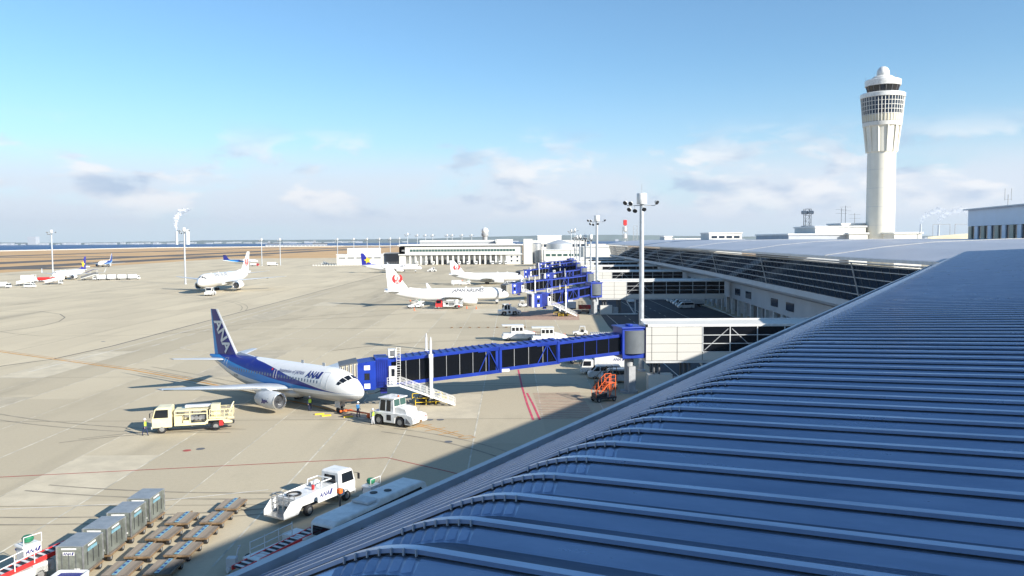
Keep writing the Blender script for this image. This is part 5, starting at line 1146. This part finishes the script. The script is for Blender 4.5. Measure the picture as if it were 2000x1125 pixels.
# --- left cluster
van('white van at far left in front of the stair trucks', (-221.5, 376), 8); box_truck('white minibus at the far left edge', (-232, 372), 5, None, 7.5, 2.8)
def stair_truck(label, loc, rz, roof='darkblue', h=4.2):
    t = thing('stair_truck', label, 'stair truck', (*loc,0), R(rz), 'passenger stair trucks'); cab_unit(t, 2.2, 3.8, 2.0, .5, 2.2, MAT['white'])
    q = MB(); q.box(-3.8,3.6,-.5,.5,.5,.8); q.build('chassis', MAT['dark'], t)
    q = MB(); q.prism([(-3.8,.8),(3.2,h-1),(4.6,h-1),(4.6,h-.7),(3.1,h-.7),(-3.8,1.1)],-.9,.9); s_ = q.build('steps', MAT['white'], t)
    for sg in (1,-1): q = MB(); q.prism([(-3.8,1.1),(3.1,h-.7),(4.6,h-.7),(4.6,h+.4),(3.0,h+.4),(-3.8,2.2)], sg*.9-.03, sg*.9+.03); q.build('side_panel', MAT['white' if roof == 'white' else 'darkgrey'], s_)
    q = MB(); q.prism([(-1.5,h+.1),(2.8,h+1.9),(4.6,h+1.9),(4.6,h+2.0),(2.7,h+2.0),(-1.6,h+.25)],-1.0,1.0); q.build('roof', MAT[roof], s_)
    for x in (1.0,4.4):
        for sg in (1,-1): q = MB(); q.bar((x,sg*.9,h-.3),(x,sg*.9,h+1.8 if x > 2 else h+1.1),.08); q.build('roof_post', MAT['white'], s_)
    for x in (-2.4,2.9):
        for sg in (1,-1): wheel(t, x, sg*.95, .4, .26)
    return t
stair_truck('white covered stair truck, left of two at the far left', (-233, 392), 20, 'white', 3.2); stair_truck('white stair truck behind the minibus at far left', (-225, 402), 15, 'white', 3.4)
stair_truck('dark roofed stair truck at the blue tailed jet', (-229.5, 444), 10, 'darkblue', 4.0)
def tanker(label, loc, rz):
    t = thing('tank_truck', label, 'tank truck', (*loc,0), R(rz)); cab_unit(t, 2.6, 4.2, 2.2, .5, 2.4, MAT['red']); q = MB(); q.rings([[(x,math.cos(a)*1.1*k,1.75+math.sin(a)*.85*k) for a in [2*math.pi*i/18 for i in range(18)]] for x, k in ((-4.2,.6),(-4,1),(2.2,1),(2.4,.6))]); q.build('tank', MAT['red'], t, True); q = MB(); q.box(-4.2,3.8,-.9,.9,.5,.9); q.build('chassis', MAT['white'], t)
    for x in (-3,-1.8,3.2):
        for sg in (1,-1): wheel(t, x, sg*.9, .45, .3)
tanker('red tank truck at the foot of the left light mast', (-243.5, 428), 4); box_truck('white and red high-lift truck left of the red tank truck', (-256, 434), 10, None, 7.5, 3.4)
for i in range(4): box_truck(['leftmost','second','third','rightmost'][i]+' white bus in the row right of the dark roofed stair truck', (-223.0+i*4.9, 446+i*1.6), 38, None, 6.2, 2.9, group='white buses in a row')
van('white pickup in front of the blue tailed jet nose', (-264, 452), 5); van('white tug beside the farthest left jet nose', (-352, 678), 5)
# --- vans parked in the shade under the pier
for i, (x, y) in enumerate(((50.6,238),(51.2,244),(51.6,250),(52,256),(52.2,263),(52.6,270),(53,278))): van(['nearest white van parked under the pier','second white van parked under the pier','third white van parked under the pier','fourth white van parked under the pier','fifth white van parked under the pier','sixth white van parked under the pier','farthest white van parked under the pier'][i], (x,y), 178 if i % 2 else 182)
van('white car driving on the shaded road beside the tall mast', (38, 262), -90)
box_truck('white microbus parked behind the nearest van under the pier', (54.8, 246), 182, None, 6.0, 2.7)

# ================================================================ people
def person(label, loc, rz, jacket, trousers, vest=None, arm=.25, stride=.18):
    J = dict(pel=(0,0,.95), spine=(0,.0,1.20), chest=(0,.01,1.40), neck=(0,0,1.52), head=(.02,0,1.66), top=(.02,0,1.76))
    for s, n in ((1,'l'),(-1,'r')):
        st = stride*s
        J.update({n+'hip':(0,.10*s,.92), n+'kne':(st*.55+.03,.11*s,.50), n+'ank':(st,.11*s,.09), n+'toe':(st+.17,.12*s,.04), n+'sho':(0,.19*s,1.43), n+'elb':(-st*.5,.26*s,1.16), n+'wri':(-st*.5+arm*.7,.25*s,.95), n+'han':(-st*.5+arm*.95,.24*s,.90)})
    ed = [('pel','spine'),('spine','chest'),('chest','neck'),('neck','head'),('head','top')]
    for n in 'lr': ed += [('pel',n+'hip'),(n+'hip',n+'kne'),(n+'kne',n+'ank'),(n+'ank',n+'toe'),('chest',n+'sho'),(n+'sho',n+'elb'),(n+'elb',n+'wri'),(n+'wri',n+'han')]
    for n, s in (('l',1),('r',-1)):
        hx, hy, hz = J[n+'han']
        for k in range(5):
            J[n+'f%d'%k] = (hx+(.035 if k < 4 else .05), hy+(k-1.5)*.018 if k < 4 else hy-.045*s, hz-(.085-.008*abs(k-1.5)) if k < 4 else hz-.03); ed.append((n+'han', n+'f%d'%k))
    rad = dict(pel=.15, spine=.14, chest=.16, neck=.06, head=.095, top=.07)
    for n in 'lr':
        rad.update({n+'hip':.095, n+'kne':.065, n+'ank':.048, n+'toe':.04, n+'sho':.075, n+'elb':.052, n+'wri':.036, n+'han':.036})
        for k in range(5): rad[n+'f%d'%k] = .010
    ks = list(J); me = bpy.data.meshes.new('body'); me.from_pydata([J[k] for k in ks], [(ks.index(a), ks.index(b)) for a, b in ed], [])
    o = bpy.data.objects.new('tmp', me); COL.objects.link(o); sk = o.modifiers.new('s', 'SKIN'); sk.use_smooth_shade = True; o.modifiers.new('d', 'SUBSURF').levels = 1
    for i, k in enumerate(ks): v = me.skin_vertices[0].data[i]; v.radius = (rad[k], rad[k]); v.use_root = (k == 'pel')
    bpy.context.view_layer.update(); m2 = bpy.data.meshes.new_from_object(o.evaluated_get(bpy.context.evaluated_depsgraph_get())); bpy.data.objects.remove(o)
    m2.materials.clear()
    for m in (MAT[trousers], MAT[jacket], MAT['skin'], MAT['black']): m2.materials.append(m)
    for p in m2.polygons:
        z = p.center.z; y = abs(p.center.y); p.material_index = 3 if z < .12 else (2 if (z > 1.52 and y < .14) or (y > .19 and z < .93) else (0 if z < .98 and y < .2 else 1)); p.use_smooth = True
    t = thing('person', label, 'person', (*loc, 0), R(rz), 'ground crew'); b = bpy.data.objects.new('body', m2); COL.objects.link(b); b.parent = t
    q = MB(); q.lathe([(.135,1.69),(.128,1.76),(.095,1.83),(.03,1.86)], 16, (.02,0,0)); q.box(.12,.21,-.08,.08,1.69,1.71); q.build('helmet', MAT['white'], t, True)
    if vest:
        q = MB(); q.rings([[(math.cos(a)*(w_*.72), math.sin(a)*w_, z) for a in [2*math.pi*i/16 for i in range(16)]] for z, w_ in ((1.02,.185),(1.2,.185),(1.42,.20),(1.47,.15))], False); q.build('vest', MAT[vest], t, True)
person('worker in dark clothes with yellow belt vest walking beside the cream fuel truck', (-38.6, 84.9), -20, 'navy', 'navy', 'vest', .1, .26)
person('worker in yellow-green vest standing under the ANA fuselage', (-24.2, 96.8), -70, 'navy', 'navy', 'vest', .3, .06)
person('worker in blue overalls between the ANA nose wheel and the tow tractor', (-17.8, 93.2), -30, 'workblue', 'navy', None, .25, .10)
person('worker in green vest and white trousers beside the tow tractor wheel', (-15.4, 89.2), 160, 'navy', 'workwhite', 'vest', .2, .08)
# ================================================================ control tower
def lathe_part(name, prof, m, parent, n=36): q = MB(); q.lathe(prof, n); return q.build(name, MAT[m], parent, True)
tw = thing('control_tower', 'tall pale concrete control tower with glazed cab and white radome', 'control tower', (140.9, 314, 0), R(10)); tw.scale = (.905, .905, 1)
ct = mat('tower_conc', (.72,.69,.60), .75, var=.06, scale=.12, bump=.1)
lathe_part('shaft', [(5.7,0),(5.55,53.2)], 'tower_conc', tw, 48)
for i in range(6): a = R(60*i+8); q = MB(); q.bar((5.62*math.cos(a),5.62*math.sin(a),0),(5.50*math.cos(a),5.50*math.sin(a),53),.10,.10); q.build('shaft_groove', MAT['wallshade'], tw)
for i in range(7): z_ = 4+7*i; r_ = 5.72-.15*z_/53.2; lathe_part('shaft_joint', [(r_-.1,z_),(r_+.004,z_),(r_+.004,z_+.07),(r_-.1,z_+.07)], 'wallshade', tw, 48)
co = lathe_part('corbel', [(5.6,52.6),(6.0,52.7),(6.5,58),(6.95,62.4)], 'tower_conc', tw, 12)
for i in range(12):
    a = R(30*i+15); q = MB(); q.bar((6.0*math.cos(a),6.0*math.sin(a),52.7),(7.2*math.cos(a),7.2*math.sin(a),62.4),.55,.5); q.build('corbel_fin', MAT['tower_conc'], co)
lathe_part('lower_ring', [(7.2,62.2),(7.6,62.4),(7.7,63.8),(7.3,64)], 'wallwhite', tw)
of = lathe_part('office_glazing', [(7.5,63.9),(8.35,72.9)], 'glass_blue', tw)
for i in range(40):
    a = 2*math.pi*i/40; q = MB(); q.bar((7.62*math.cos(a),7.62*math.sin(a),63.9),(8.47*math.cos(a),8.47*math.sin(a),72.9),.16,.2); q.build('glazing_bar', MAT['wallwhite'], of)
for z, r in ((66.6,7.80),(68.2,7.95),(69.8,8.10),(71.4,8.25)): lathe_part('transom', [(r,z-.09),(r+.12,z-.09),(r+.12,z+.09),(r,z+.09)], 'wallwhite', of)
lathe_part('louvre_band', [(7.56,64),(7.80,66.4)], 'beige', of)
lathe_part('balcony', [(8.4,72.9),(8.8,73.0),(8.85,74.4),(8.3,74.7),(5.9,74.8)], 'white', tw)
cg = lathe_part('cab_glass', [(5.7,74.6),(6.65,77.6)], 'glass', tw, 16)
for i in range(16): a = R(22.5*i); q = MB(); q.bar((5.72*math.cos(a),5.72*math.sin(a),74.6),(6.67*math.cos(a),6.67*math.sin(a),77.6),.14,.14); q.build('glazing_bar', MAT['darkgrey'], cg)
lathe_part('cab_roof', [(6.6,77.4),(7.0,77.5),(7.15,79.5),(6.7,79.8),(4.6,79.9)], 'white', tw)
lathe_part('radome_base', [(4.5,79.8),(4.4,80.6),(3.5,81.2),(2.4,81.3),(2.0,81.4)], 'wallwhite', tw)
q = MB(); q.lathe([(.05,79.9)]+[(2.55*math.sin(R(a)), 82.4-2.55*math.cos(R(a))) for a in range(20,171,15)]+[(.05,84.94)], 24); q.build('radome', MAT['white'], tw, True)
for i in range(5): a = R(70*i); q = MB(); q.cyl((6.7*math.cos(a),6.7*math.sin(a),80),(6.7*math.cos(a),6.7*math.sin(a),81.3),.05,n=5); q.build('antenna', MAT['red' if i == 0 else 'grey'], tw)
# ================================================================ buildings
def at(px, Y): return (px-1000)/1600*Y
def windows(parent, x0, x1, n, y, z0, z1, m='glass_blue', gap=.25, name='window'):
    w = (x1-x0)/n
    q = MB(); q.box(0, w*(1-gap), -.06, .04, 0, z1-z0); me = q.mesh(name, MAT[m])
    for i in range(n): share(name, me, parent, (x0+w*(i+gap/2), y, z0))
# cargo building
cx0, cx1, cy = -95.5, 9.0, 695
cb_ = thing('cargo_building', 'long white cargo building with loading docks and a strip of windows', 'building', (cx0, cy, 0)); W_ = cx1-cx0
q = MB(); q.box(0,W_,6,60,0,17.4); q.box(0,W_,0,6,8.6,15.2); q.box(0,5,0,6,0,15.2); q.build('wall', MAT['wallwhite'], cb_)
q = MB(); q.box(-1,W_+1,-1.6,60,16.0,17.0); q.build('cornice', MAT['white'], cb_); q = MB(); q.box(-.6,W_+.4,-1.2,.0,8.2,9.1); q.build('canopy', MAT['white'], cb_)
q = MB(); q.box(16,W_-16,14,55,17.4,20.4); q.build('roof_monitor', MAT['grey'], cb_); q = MB(); q.box(16,W_-16,13.8,14,19.4,20.6); q.build('monitor_fascia', MAT['white'], cb_)
q = MB(); q.box(W_-22,W_-8,8,20,17.4,21.2); q.cyl((W_-23,10,19.5),(W_-18,10,19.5),1.8,n=14); q.build('roof_plant', MAT['wallwhite'], cb_)
windows(cb_, 9, W_-6, 34, -.02, 11.0, 13.0, 'glass_green', .12)
for i in range(22):
    x = 4+i*4.55
    if x < W_-14:
        q = MB(); q.box(x,x+1.5,.1,5.9,0,8.3); q.build('dock_pier', MAT['wallwhite'], cb_)
        if 3 < i < 17:
            q = MB(); q.box(x+1.9,x+4.1,4.8,5.9,4.6,7.0); q.build('dock_hood', MAT['white'], cb_); q = MB(); q.box(x+1.9,x+4.1,5.6,5.98,.3,3.6); q.build('dock_door', MAT['darkgrey'], cb_)
        else: q = MB(); q.box(x+1.5,x+4.5,3.0,5.0,0,8.2); q.build('dock_shutter', MAT['wallwhite'], cb_)
q = MB(); q.box(W_-13,W_,0,6,0,8.6); q.build('office_block', MAT['wallwhite'], cb_)
for i in range(2):
    for z in (2.2,5.6): q = MB(); q.box(W_-10+i*5,W_-8.5+i*5,-.08,.02,z,z+1.5); q.build('window', MAT['glass_blue'], cb_)
lettering('sign', 'ntb', 3.2, lambda u, v: (2.2+u, -.06, 11.2+v), MAT['lightgrey'], cb_)
for i, (x, c) in enumerate(((-80,'white'),(-72,'grey'),(-66,'white'),(-50,'white'),(-44,'white'),(-37,'lightgrey'),(-30,'white'),(-16,'lightgrey'),(-10,'white'),(-5,'white'))):
    box_truck('white truck backed to the cargo building docks, number %s from the left' % ['one','two','three','four','five','six','seven','eight','nine','ten'][i], (x, 690), -88, None, 6.5, 3.0, group='trucks at the cargo docks')
t = thing('stair_tower', 'narrow white tower block at the right end of the cargo building', 'building', (10, 693, 0)); q = MB(); q.box(0,7.5,0,40,0,21.3); q.build('wall', MAT['wallwhite'], t)
t = thing('radar_tower', 'grey shaft with white radome above the cargo building', 'radar tower', (at(948,860), 860, 0)); q = MB(); q.lathe([(2.6,0),(2.6,24.5),(3.6,25),(3.8,27.5),(3.0,28)],18); q.build('shaft', MAT['grey'], t, True); q = MB(); q.lathe([(.1,27)]+[(3.6*math.sin(R(a)),30.2-3.6*math.cos(R(a))) for a in range(20,171,15)]+[(.1,33.8)],20); q.build('radome', MAT['white'], t, True)
def gate_bldg(label, x0, x1, y0, y1, h, wm='wallwhite', rows=(), name='building_block', cat='building', group=None, n=8, roof=True, wmt='glass_blue'):
    t = thing(name, label, cat, (x0, y0, 0), 0, group); q = MB(); q.box(0,x1-x0,0,y1-y0,0,h); q.build('wall', MAT[wm], t)
    if roof: q = MB(); q.box(-.4,x1-x0+.4,-.4,y1-y0+.4,h,h+.6); q.build('roof', MAT['white'], t)
    for z0, z1 in rows: windows(t, .8, x1-x0-.8, n, -.02, z0, z1, wmt)
    return t
gate_bldg('long white building behind the cargo stair tower with columns', 18, 68, 745, 790, 19.5, rows=((14,16.5),), n=10); gate_bldg('white rooftop block above the long far building', 24, 46, 760, 790, 24)
t = thing('storage_tank', 'upright grey cylindrical tank right of the cargo building', 'tank', (at(1047,720), 720, 0)); q = MB(); q.lathe([(5.2,0),(5.2,17),(4.6,17.6),(.2,18)],28); q.build('tank', MAT['steel'], t, True)
t = thing('storage_tank', 'wide low grey tank with cone roof', 'tank', (at(1093,700), 700, 0)); q = MB(); q.lathe([(11.2,0),(11.2,17.0),(10.8,17.2),(1,20.4)],36); q.build('tank', MAT['galv'], t, True)
gate_bldg('low white building in front of the cone roofed tank', at(1063,640), at(1135,640), 640, 660, 12.2, rows=((7.6,9.4),), n=6, wmt='glass_green'); gate_bldg('white block behind the farthest jetways', at(1140,560), at(1225,560), 560, 600, 15.0); gate_bldg('pale low roofs beyond the farthest pier masts', at(1150,1500), at(1215,1500), 1500, 1540, 12)
q = MB()
for i in range(12): q.bar((23+i*1.3,660,0),(23+i*1.3,660,8.5),.25)
q.bar((23,660,4),(38,660,4),.3); tag(q.build('pipe_rack', MAT['lightgrey']), 'row of pale upright pipes in front of the upright tank', 'pipes')
# low white buildings left of the cargo building
t = gate_bldg('low wide white building left of the cargo building', at(658,700), at(748,700), 700, 725, 8.6, rows=((5.6,6.4),), n=5); q = MB(); q.box(9,34,1,24,9.2,14.4); q.build('upper_storey', MAT['wallwhite'], t)
gate_bldg('dark glazed entrance block beside the cargo building', at(750,705), at(781,705), 705, 725, 9.5, 'glass_blue')
fe = thing('fence', 'pale mesh fence with posts in front of the low white buildings', 'fence', (-150, 690, 0)); q = MB(); q.box(-.04,.04,-.04,.04,0,2.6); pm = q.mesh('post', MAT['lightgrey'])
for i in range(46): share('post', pm, fe, (-13+i*2.0, 0, 0))
for z in (.4,1.5,2.6): q = MB(); q.bar((-13,0,z),(77,0,z),.05); q.build('rail', MAT['lightgrey'], fe)
for i in range(40):
    q = MB(); q.box(-166+i*2.3,-164.6+i*2.3,682,682.7,0,1.0); tag(q.build('barrier_block', MAT['concrete'], bevel=.05), 'white concrete barrier block in the row before the fence', 'barrier', 'white barrier blocks in a row')
box_truck('white bus by the leftmost far masts', (-203, 695), 0, None, 9, 3.1); box_truck('red and white truck left of the far white bus', (-216, 688), 0, None, 7, 2.4, 'red'); tug('dark wheeled tractor left of the low white building', (-163, 715), 0)
# right-hand background
gate_bldg('small white block on the skyline right of the tall mast', at(1298,480), at(1313,480), 480, 495, 21.6); gate_bldg('low white building with plant on the skyline', at(1320,480), at(1383,480), 482, 500, 19.6 + .5)
t = gate_bldg('white three storey office with window rows on the skyline', at(1385,450), at(1449,450), 450, 470, 23.2, rows=((17.5,18.8),(20.6,21.9)), n=4)
gate_bldg('brown topped low house left of the large pale building', at(1512,420), at(1538,420), 420, 432, 20.2, 'beige')
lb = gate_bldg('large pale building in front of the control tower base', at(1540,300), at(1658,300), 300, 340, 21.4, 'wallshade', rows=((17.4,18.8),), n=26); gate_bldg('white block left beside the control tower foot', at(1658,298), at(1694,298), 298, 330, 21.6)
gate_bldg('stepped white plant room on the large pale building', at(1592,312), at(1690,312), 312, 335, 24.3); gate_bldg('higher white plant room beside the tower shaft', at(1643,316), at(1690,316), 316, 330, 25.4); gate_bldg('white block right of the control tower foot', at(1746,300), at(1800,300), 300, 325, 21.7)
def lattice(label, x, y, z0, h, w, n, col='grey', top=None):
    t = thing('lattice_tower', label, 'lattice tower', (x, y, 0)); q = MB(); H = z0+h
    for sx in (-1,1):
        for sy in (-1,1): q.bar((sx*w/2,sy*w/2,0),(sx*w/2,sy*w/2,H),.16)
    for i in range(n):
        z = z0+h*i/n; zz = z0+h*(i+1)/n
        for s in (-1,1): q.bar((-w/2,s*w/2,z),(w/2,s*w/2,zz),.08); q.bar((s*w/2,-w/2,z),(s*w/2,w/2,zz),.08); q.bar((-w/2,s*w/2,zz),(w/2,s*w/2,zz),.1)
    q.build('frame', MAT[col], t); return t
lt = lattice('lattice mast with red radar head beyond the pier', at(1221,620), 620, 0, 30, 3.6, 10); q = MB(); q.box(-1.3,1.3,-1.3,1.3,31,35); q.cyl((0,0,30),(0,0,31),.4); q.build('radar_head', MAT['red'], lt, bevel=.2)
for i in range(5): q = MB(); q.lathe([(.3,5.5*i+4),(1.3,5.5*i+5),(1.3,5.5*i+7.6),(.4,5.5*i+8.4)],12); q.build('tank_section', MAT['white'], lt, True)
lattice('thin lattice gantry beside the red radar mast', at(1241,640), 640, 0, 31, 3.0, 10)
lt = lattice('dark antenna mast with two dish platforms left of the control tower', at(1576,330), 330, 19, 13, 2.2, 5, 'darkgrey')
for z in (24.6,30.6):
    for a in range(5): q = MB(); q.cyl((1.6*math.cos(a*1.26),1.6*math.sin(a*1.26),z),(2.3*math.cos(a*1.26),2.3*math.sin(a*1.26),z),.7,n=12); q.build('dish', MAT['grey'], lt)
for i, (px, h) in enumerate(((1642,32),(1650,33),(1668,30))):
    q = MB(); x = at(px,325); q.bar((x,325,24),(x,325,h),.12)
    for z in (h-.5,h-2): q.bar((x-2.2,325,z),(x+2.2,325,z),.06)
    tag(q.build('aerial', MAT['darkgrey']), ['left','middle','right'][i]+' cross armed aerial on the plant room roof', 'aerial', 'roof aerials')
# elevated road on the right
er = thing('elevated_road', 'pale curved elevated road right of the control tower', 'bridge', (at(1802,300), 300, 2.4)); q = MB()
for i in range(10):
    a, b = (i*3.4, 18.2-.16*(i-9)**2*.12), ((i+1)*3.4, 18.2-.16*(i-8)**2*.12); q.bar((a[0],0,a[1]),(b[0],0,b[1]),7,1.2); q.bar((a[0],-3.4,a[1]+1.0),(b[0],-3.4,b[1]+1.0),.3,.9)
q.build('deck', MAT['beige'], er)
for i in range(4): q = MB(); q.box(3+i*8.5,5+i*8.5,-1,1,-2.4,17); q.build('pier', MAT['wallwhite'], er)
for i in range(4): q = MB(); q.path([(2+i*8,-3,18.5),(2+i*8,-3,22.6),(8.2+i*8,-3,22.6),(8.2+i*8,-3,18.5)],.09); q.build('gantry', MAT['grey'], er)
# office at the right edge
of_ = thing('office_building', 'blue grey office with dark window bands at the right edge', 'building', (95, 171, -1.4), math.atan2(-26, -4.4)); Lw = 46
q = MB(); q.box(0,Lw,0,25,0,21.1); q.box(0,Lw,0,25,23.9,27.2) ; wl = q.build('wall', MAT['office_wall'], of_)
q = MB(); q.box(-.8,Lw+.8,-.8,26,27.2,27.45); q.build('roof', MAT['lightgrey'], of_)
q = MB(); q.box(.4,Lw-.4,.5,24.5,21.1,23.9); q.build('window_core', MAT['dark'], of_)
for k, zz in enumerate((21.1, 16.4)):
    for i in range(14):
        x = .3+i*3.3; q = MB(); q.box(x,x+1.6,-.02,.55,zz+.05,zz+2.75); q.build('pier', MAT['office_wall' if i % 2 else 'beige'], of_)
        q = MB(); q.box(x+1.65,x+3.25,.2 if k == 0 else -.03,.3,zz+.05,zz+2.75); q.build('pane', MAT['glass'], of_)
q = MB(); q.cyl((4,6,27.4),(4,6,30.2),.08); q.cyl((4,5.4,29),(4,5.4,31.4),.06); q.cyl((4,6.6,29),(4,6.6,31.4),.06); q.bar((4,5.4,29.2),(4,6.6,29.2),.06); q.build('antenna', MAT['grey'], of_)
# ================================================================ far shore, stacks and steam
def hills():
    q = MB(); xs = [-15000+i*250 for i in range(121)]; rnd = random.Random(3)
    def ht(x): return 22 + 26*(math.sin(x*.00043+1)+math.sin(x*.0011+.4)*.5+1.3) + rnd.uniform(0,9)
    f = [(x, 12500+600*math.sin(x*.0004), -4.5) for x in xs]; t_ = [(x, 13400, ht(x)) for x in xs]; b = [(x, 15500, -4.5) for x in xs]; n = len(xs)
    q.add(f+t_+b, [(i,i+1,n+i+1,n+i) for i in range(n-1)] + [(n+i,n+i+1,2*n+i+1,2*n+i) for i in range(n-1)]); return q
mat('far_land', (.12,.16,.14), .9, var=.3, scale=.002)
tag(hills().build('hills', MAT['far_land'], fix=False), kind='structure')
rnd = random.Random(11)
q = MB()
for i in range(150):
    x = rnd.uniform(-9000,-2400) if i < 110 else rnd.uniform(-2400,8000); y = rnd.uniform(11900,12300); w_ = rnd.uniform(20,130); q.box(x,x+w_,y,y+60,-4,rnd.uniform(8,26))
q.box(-7080,-6960,12000,12100,0,120)
tag(q.build('far_town', MAT['wallshade']), 'pale waterfront buildings on the far shore', 'far town', kind='stuff')
for i, (px, h) in enumerate(((347,150),(368,165))):
    t = thing('chimney', ['steaming power station chimney on the far shore','chimney without steam on the far shore'][i], 'chimney', (at(px,9000), 9000, -4)); q = MB(); q.lathe([(16,0),(11,h)] if i == 0 else [(24,0),(24,h)],16); q.build('stack', MAT['wallwhite'], t, True)
for i, px in enumerate((1797,1832)):
    t = thing('chimney', ['left','right'][i]+' smoking chimney on the horizon right of the control tower', 'chimney', (at(px,7000), 7000, -4)); q = MB(); q.lathe([(9,0),(6,140)],14); q.build('stack', MAT['lightgrey'], t, True)
def puff(label, x, y, pts0, mm='steam_s'):
    pts = []
    for (a0,b0,c0),(a1,b1,c1) in zip(pts0, pts0[1:]):
        for u in (0,.33,.66): pts.append((a0+(a1-a0)*u, b0+(b1-b0)*u, c0+(c1-c0)*u))
    pts.append(pts0[-1])
    r_ = random.Random(int(x)); q = MB(); rs = []; n = 14
    for i, (px, pz, rr) in enumerate(pts):
        ring = []; k0 = r_.uniform(.75, 1.2)
        for j in range(n):
            a = 2*math.pi*j/n; k = k0*r_.uniform(.7, 1.3); ring.append((px + math.cos(a)*rr*k, math.sin(a)*rr*k, pz + (.35*math.cos(a)*rr*r_.uniform(-1, 1)) + r_.uniform(-.2, .2)*rr - math.cos(a)*rr*.35))
        rs.append(ring)
    q.rings(rs); me = q.mesh('steam', MAT[mm], True)
    o = bpy.data.objects.new('steam', me); COL.objects.link(o); o.location = (x,y,0); tag(o, label, 'steam', kind='stuff')
for nm, al, cl in (('steam_s', .6, (.92,.91,.89)), ('smoke_s', .22, (.80,.83,.87))):     # thin at the rim, denser through the middle
    m = bpy.data.materials.new(nm); m.use_nodes = True; nt = m.node_tree; b = nt.nodes['Principled BSDF']; b.inputs['Base Color'].default_value = (*cl, 1); b.inputs['Roughness'].default_value = 1; b.inputs['Specular IOR Level'].default_value = 0
    lw = N(nt, 'ShaderNodeLayerWeight'); lw.inputs[0].default_value = .5; tr = N(nt, 'ShaderNodeBsdfTransparent'); mx = N(nt, 'ShaderNodeMixShader')
    tn = N(nt, 'ShaderNodeTexNoise'); tn.inputs['Scale'].default_value = .05; tn.inputs['Detail'].default_value = 5; tcn = N(nt, 'ShaderNodeTexCoord'); L(nt, tcn.outputs['Object'], tn.inputs['Vector'])
    L(nt, math_n(nt, 'MULTIPLY', math_n(nt, 'MULTIPLY', ramp01(nt, lw.outputs['Facing'], 1.0, .25), al), ramp01(nt, tn.outputs[0], .25, .55)), mx.inputs[0]); L(nt, tr.outputs[0], mx.inputs[1]); L(nt, b.outputs[0], mx.inputs[2]); L(nt, mx.outputs[0], nt.nodes['Material Output'].inputs[0]); MAT[nm] = m
puff('white steam rising from the far shore chimney', at(347,9000), 9000, [(0,158,7),(-4,185,12),(-8,215,16),(-6,248,20),(0,282,25),(12,312,28),(34,338,32),(70,362,36),(120,386,40)])
puff('left smoke plume right of the control tower', at(1797,7000), 7000, [(0,142,6),(5,165,11),(18,188,16),(45,208,22),(85,228,28),(135,245,34),(190,258,38)], 'smoke_s')
puff('right smoke plume right of the control tower', at(1832,7000), 7000, [(0,142,6),(5,168,12),(20,192,18),(55,214,24),(105,234,30),(165,250,36),(230,262,40)], 'smoke_s')
# ships on the horizon
for i, (px, Y) in enumerate(((626,7200),(536,8200))):
    t = thing('cargo_ship', ['dark cargo ship on the horizon left of the cargo building','smaller dark ship on the horizon farther left'][i], 'ship', (at(px,Y), Y, -4)); q = MB(); q.prism([(-60,0),(60,0),(70,12),(-64,12)],-9,9); q.build('hull', MAT['darkgrey'], t); q = MB(); q.box(-55,-38,-8,8,12,34); q.build('deckhouse', MAT['grey'], t)
# elevated approach pier in the sea
t = thing('light_pier', 'long pale pier on posts in the sea left of centre', 'pier', (at(520,3600), 3600, 0)); q = MB(); q.box(0,270,-3,3,4,7); q.build('deck', MAT['wallwhite'], t); po = MB(); po.box(-1.5,1.5,-2,2,-5,4); pm = po.mesh('post', MAT['wallwhite'])
for i in range(16): share('post', pm, t, (5+i*17, 0, 0))
# ================================================================ haze
hz_ = MB(); hz_.box(-16000,16000,-600,16500,-5.5,470); hm = bpy.data.materials.new('haze'); hm.use_nodes = True; nt = hm.node_tree; nt.nodes.clear(); o = N(nt, 'ShaderNodeOutputMaterial'); v = N(nt, 'ShaderNodeVolumePrincipled')
v.inputs['Color'].default_value = (.80,.88,.97,1); v.inputs['Density'].default_value = 3.6e-5; v.inputs['Anisotropy'].default_value = .2; L(nt, v.outputs[0], o.inputs['Volume'])
ho = hz_.build('haze', hm); ho['kind'] = 'stuff'
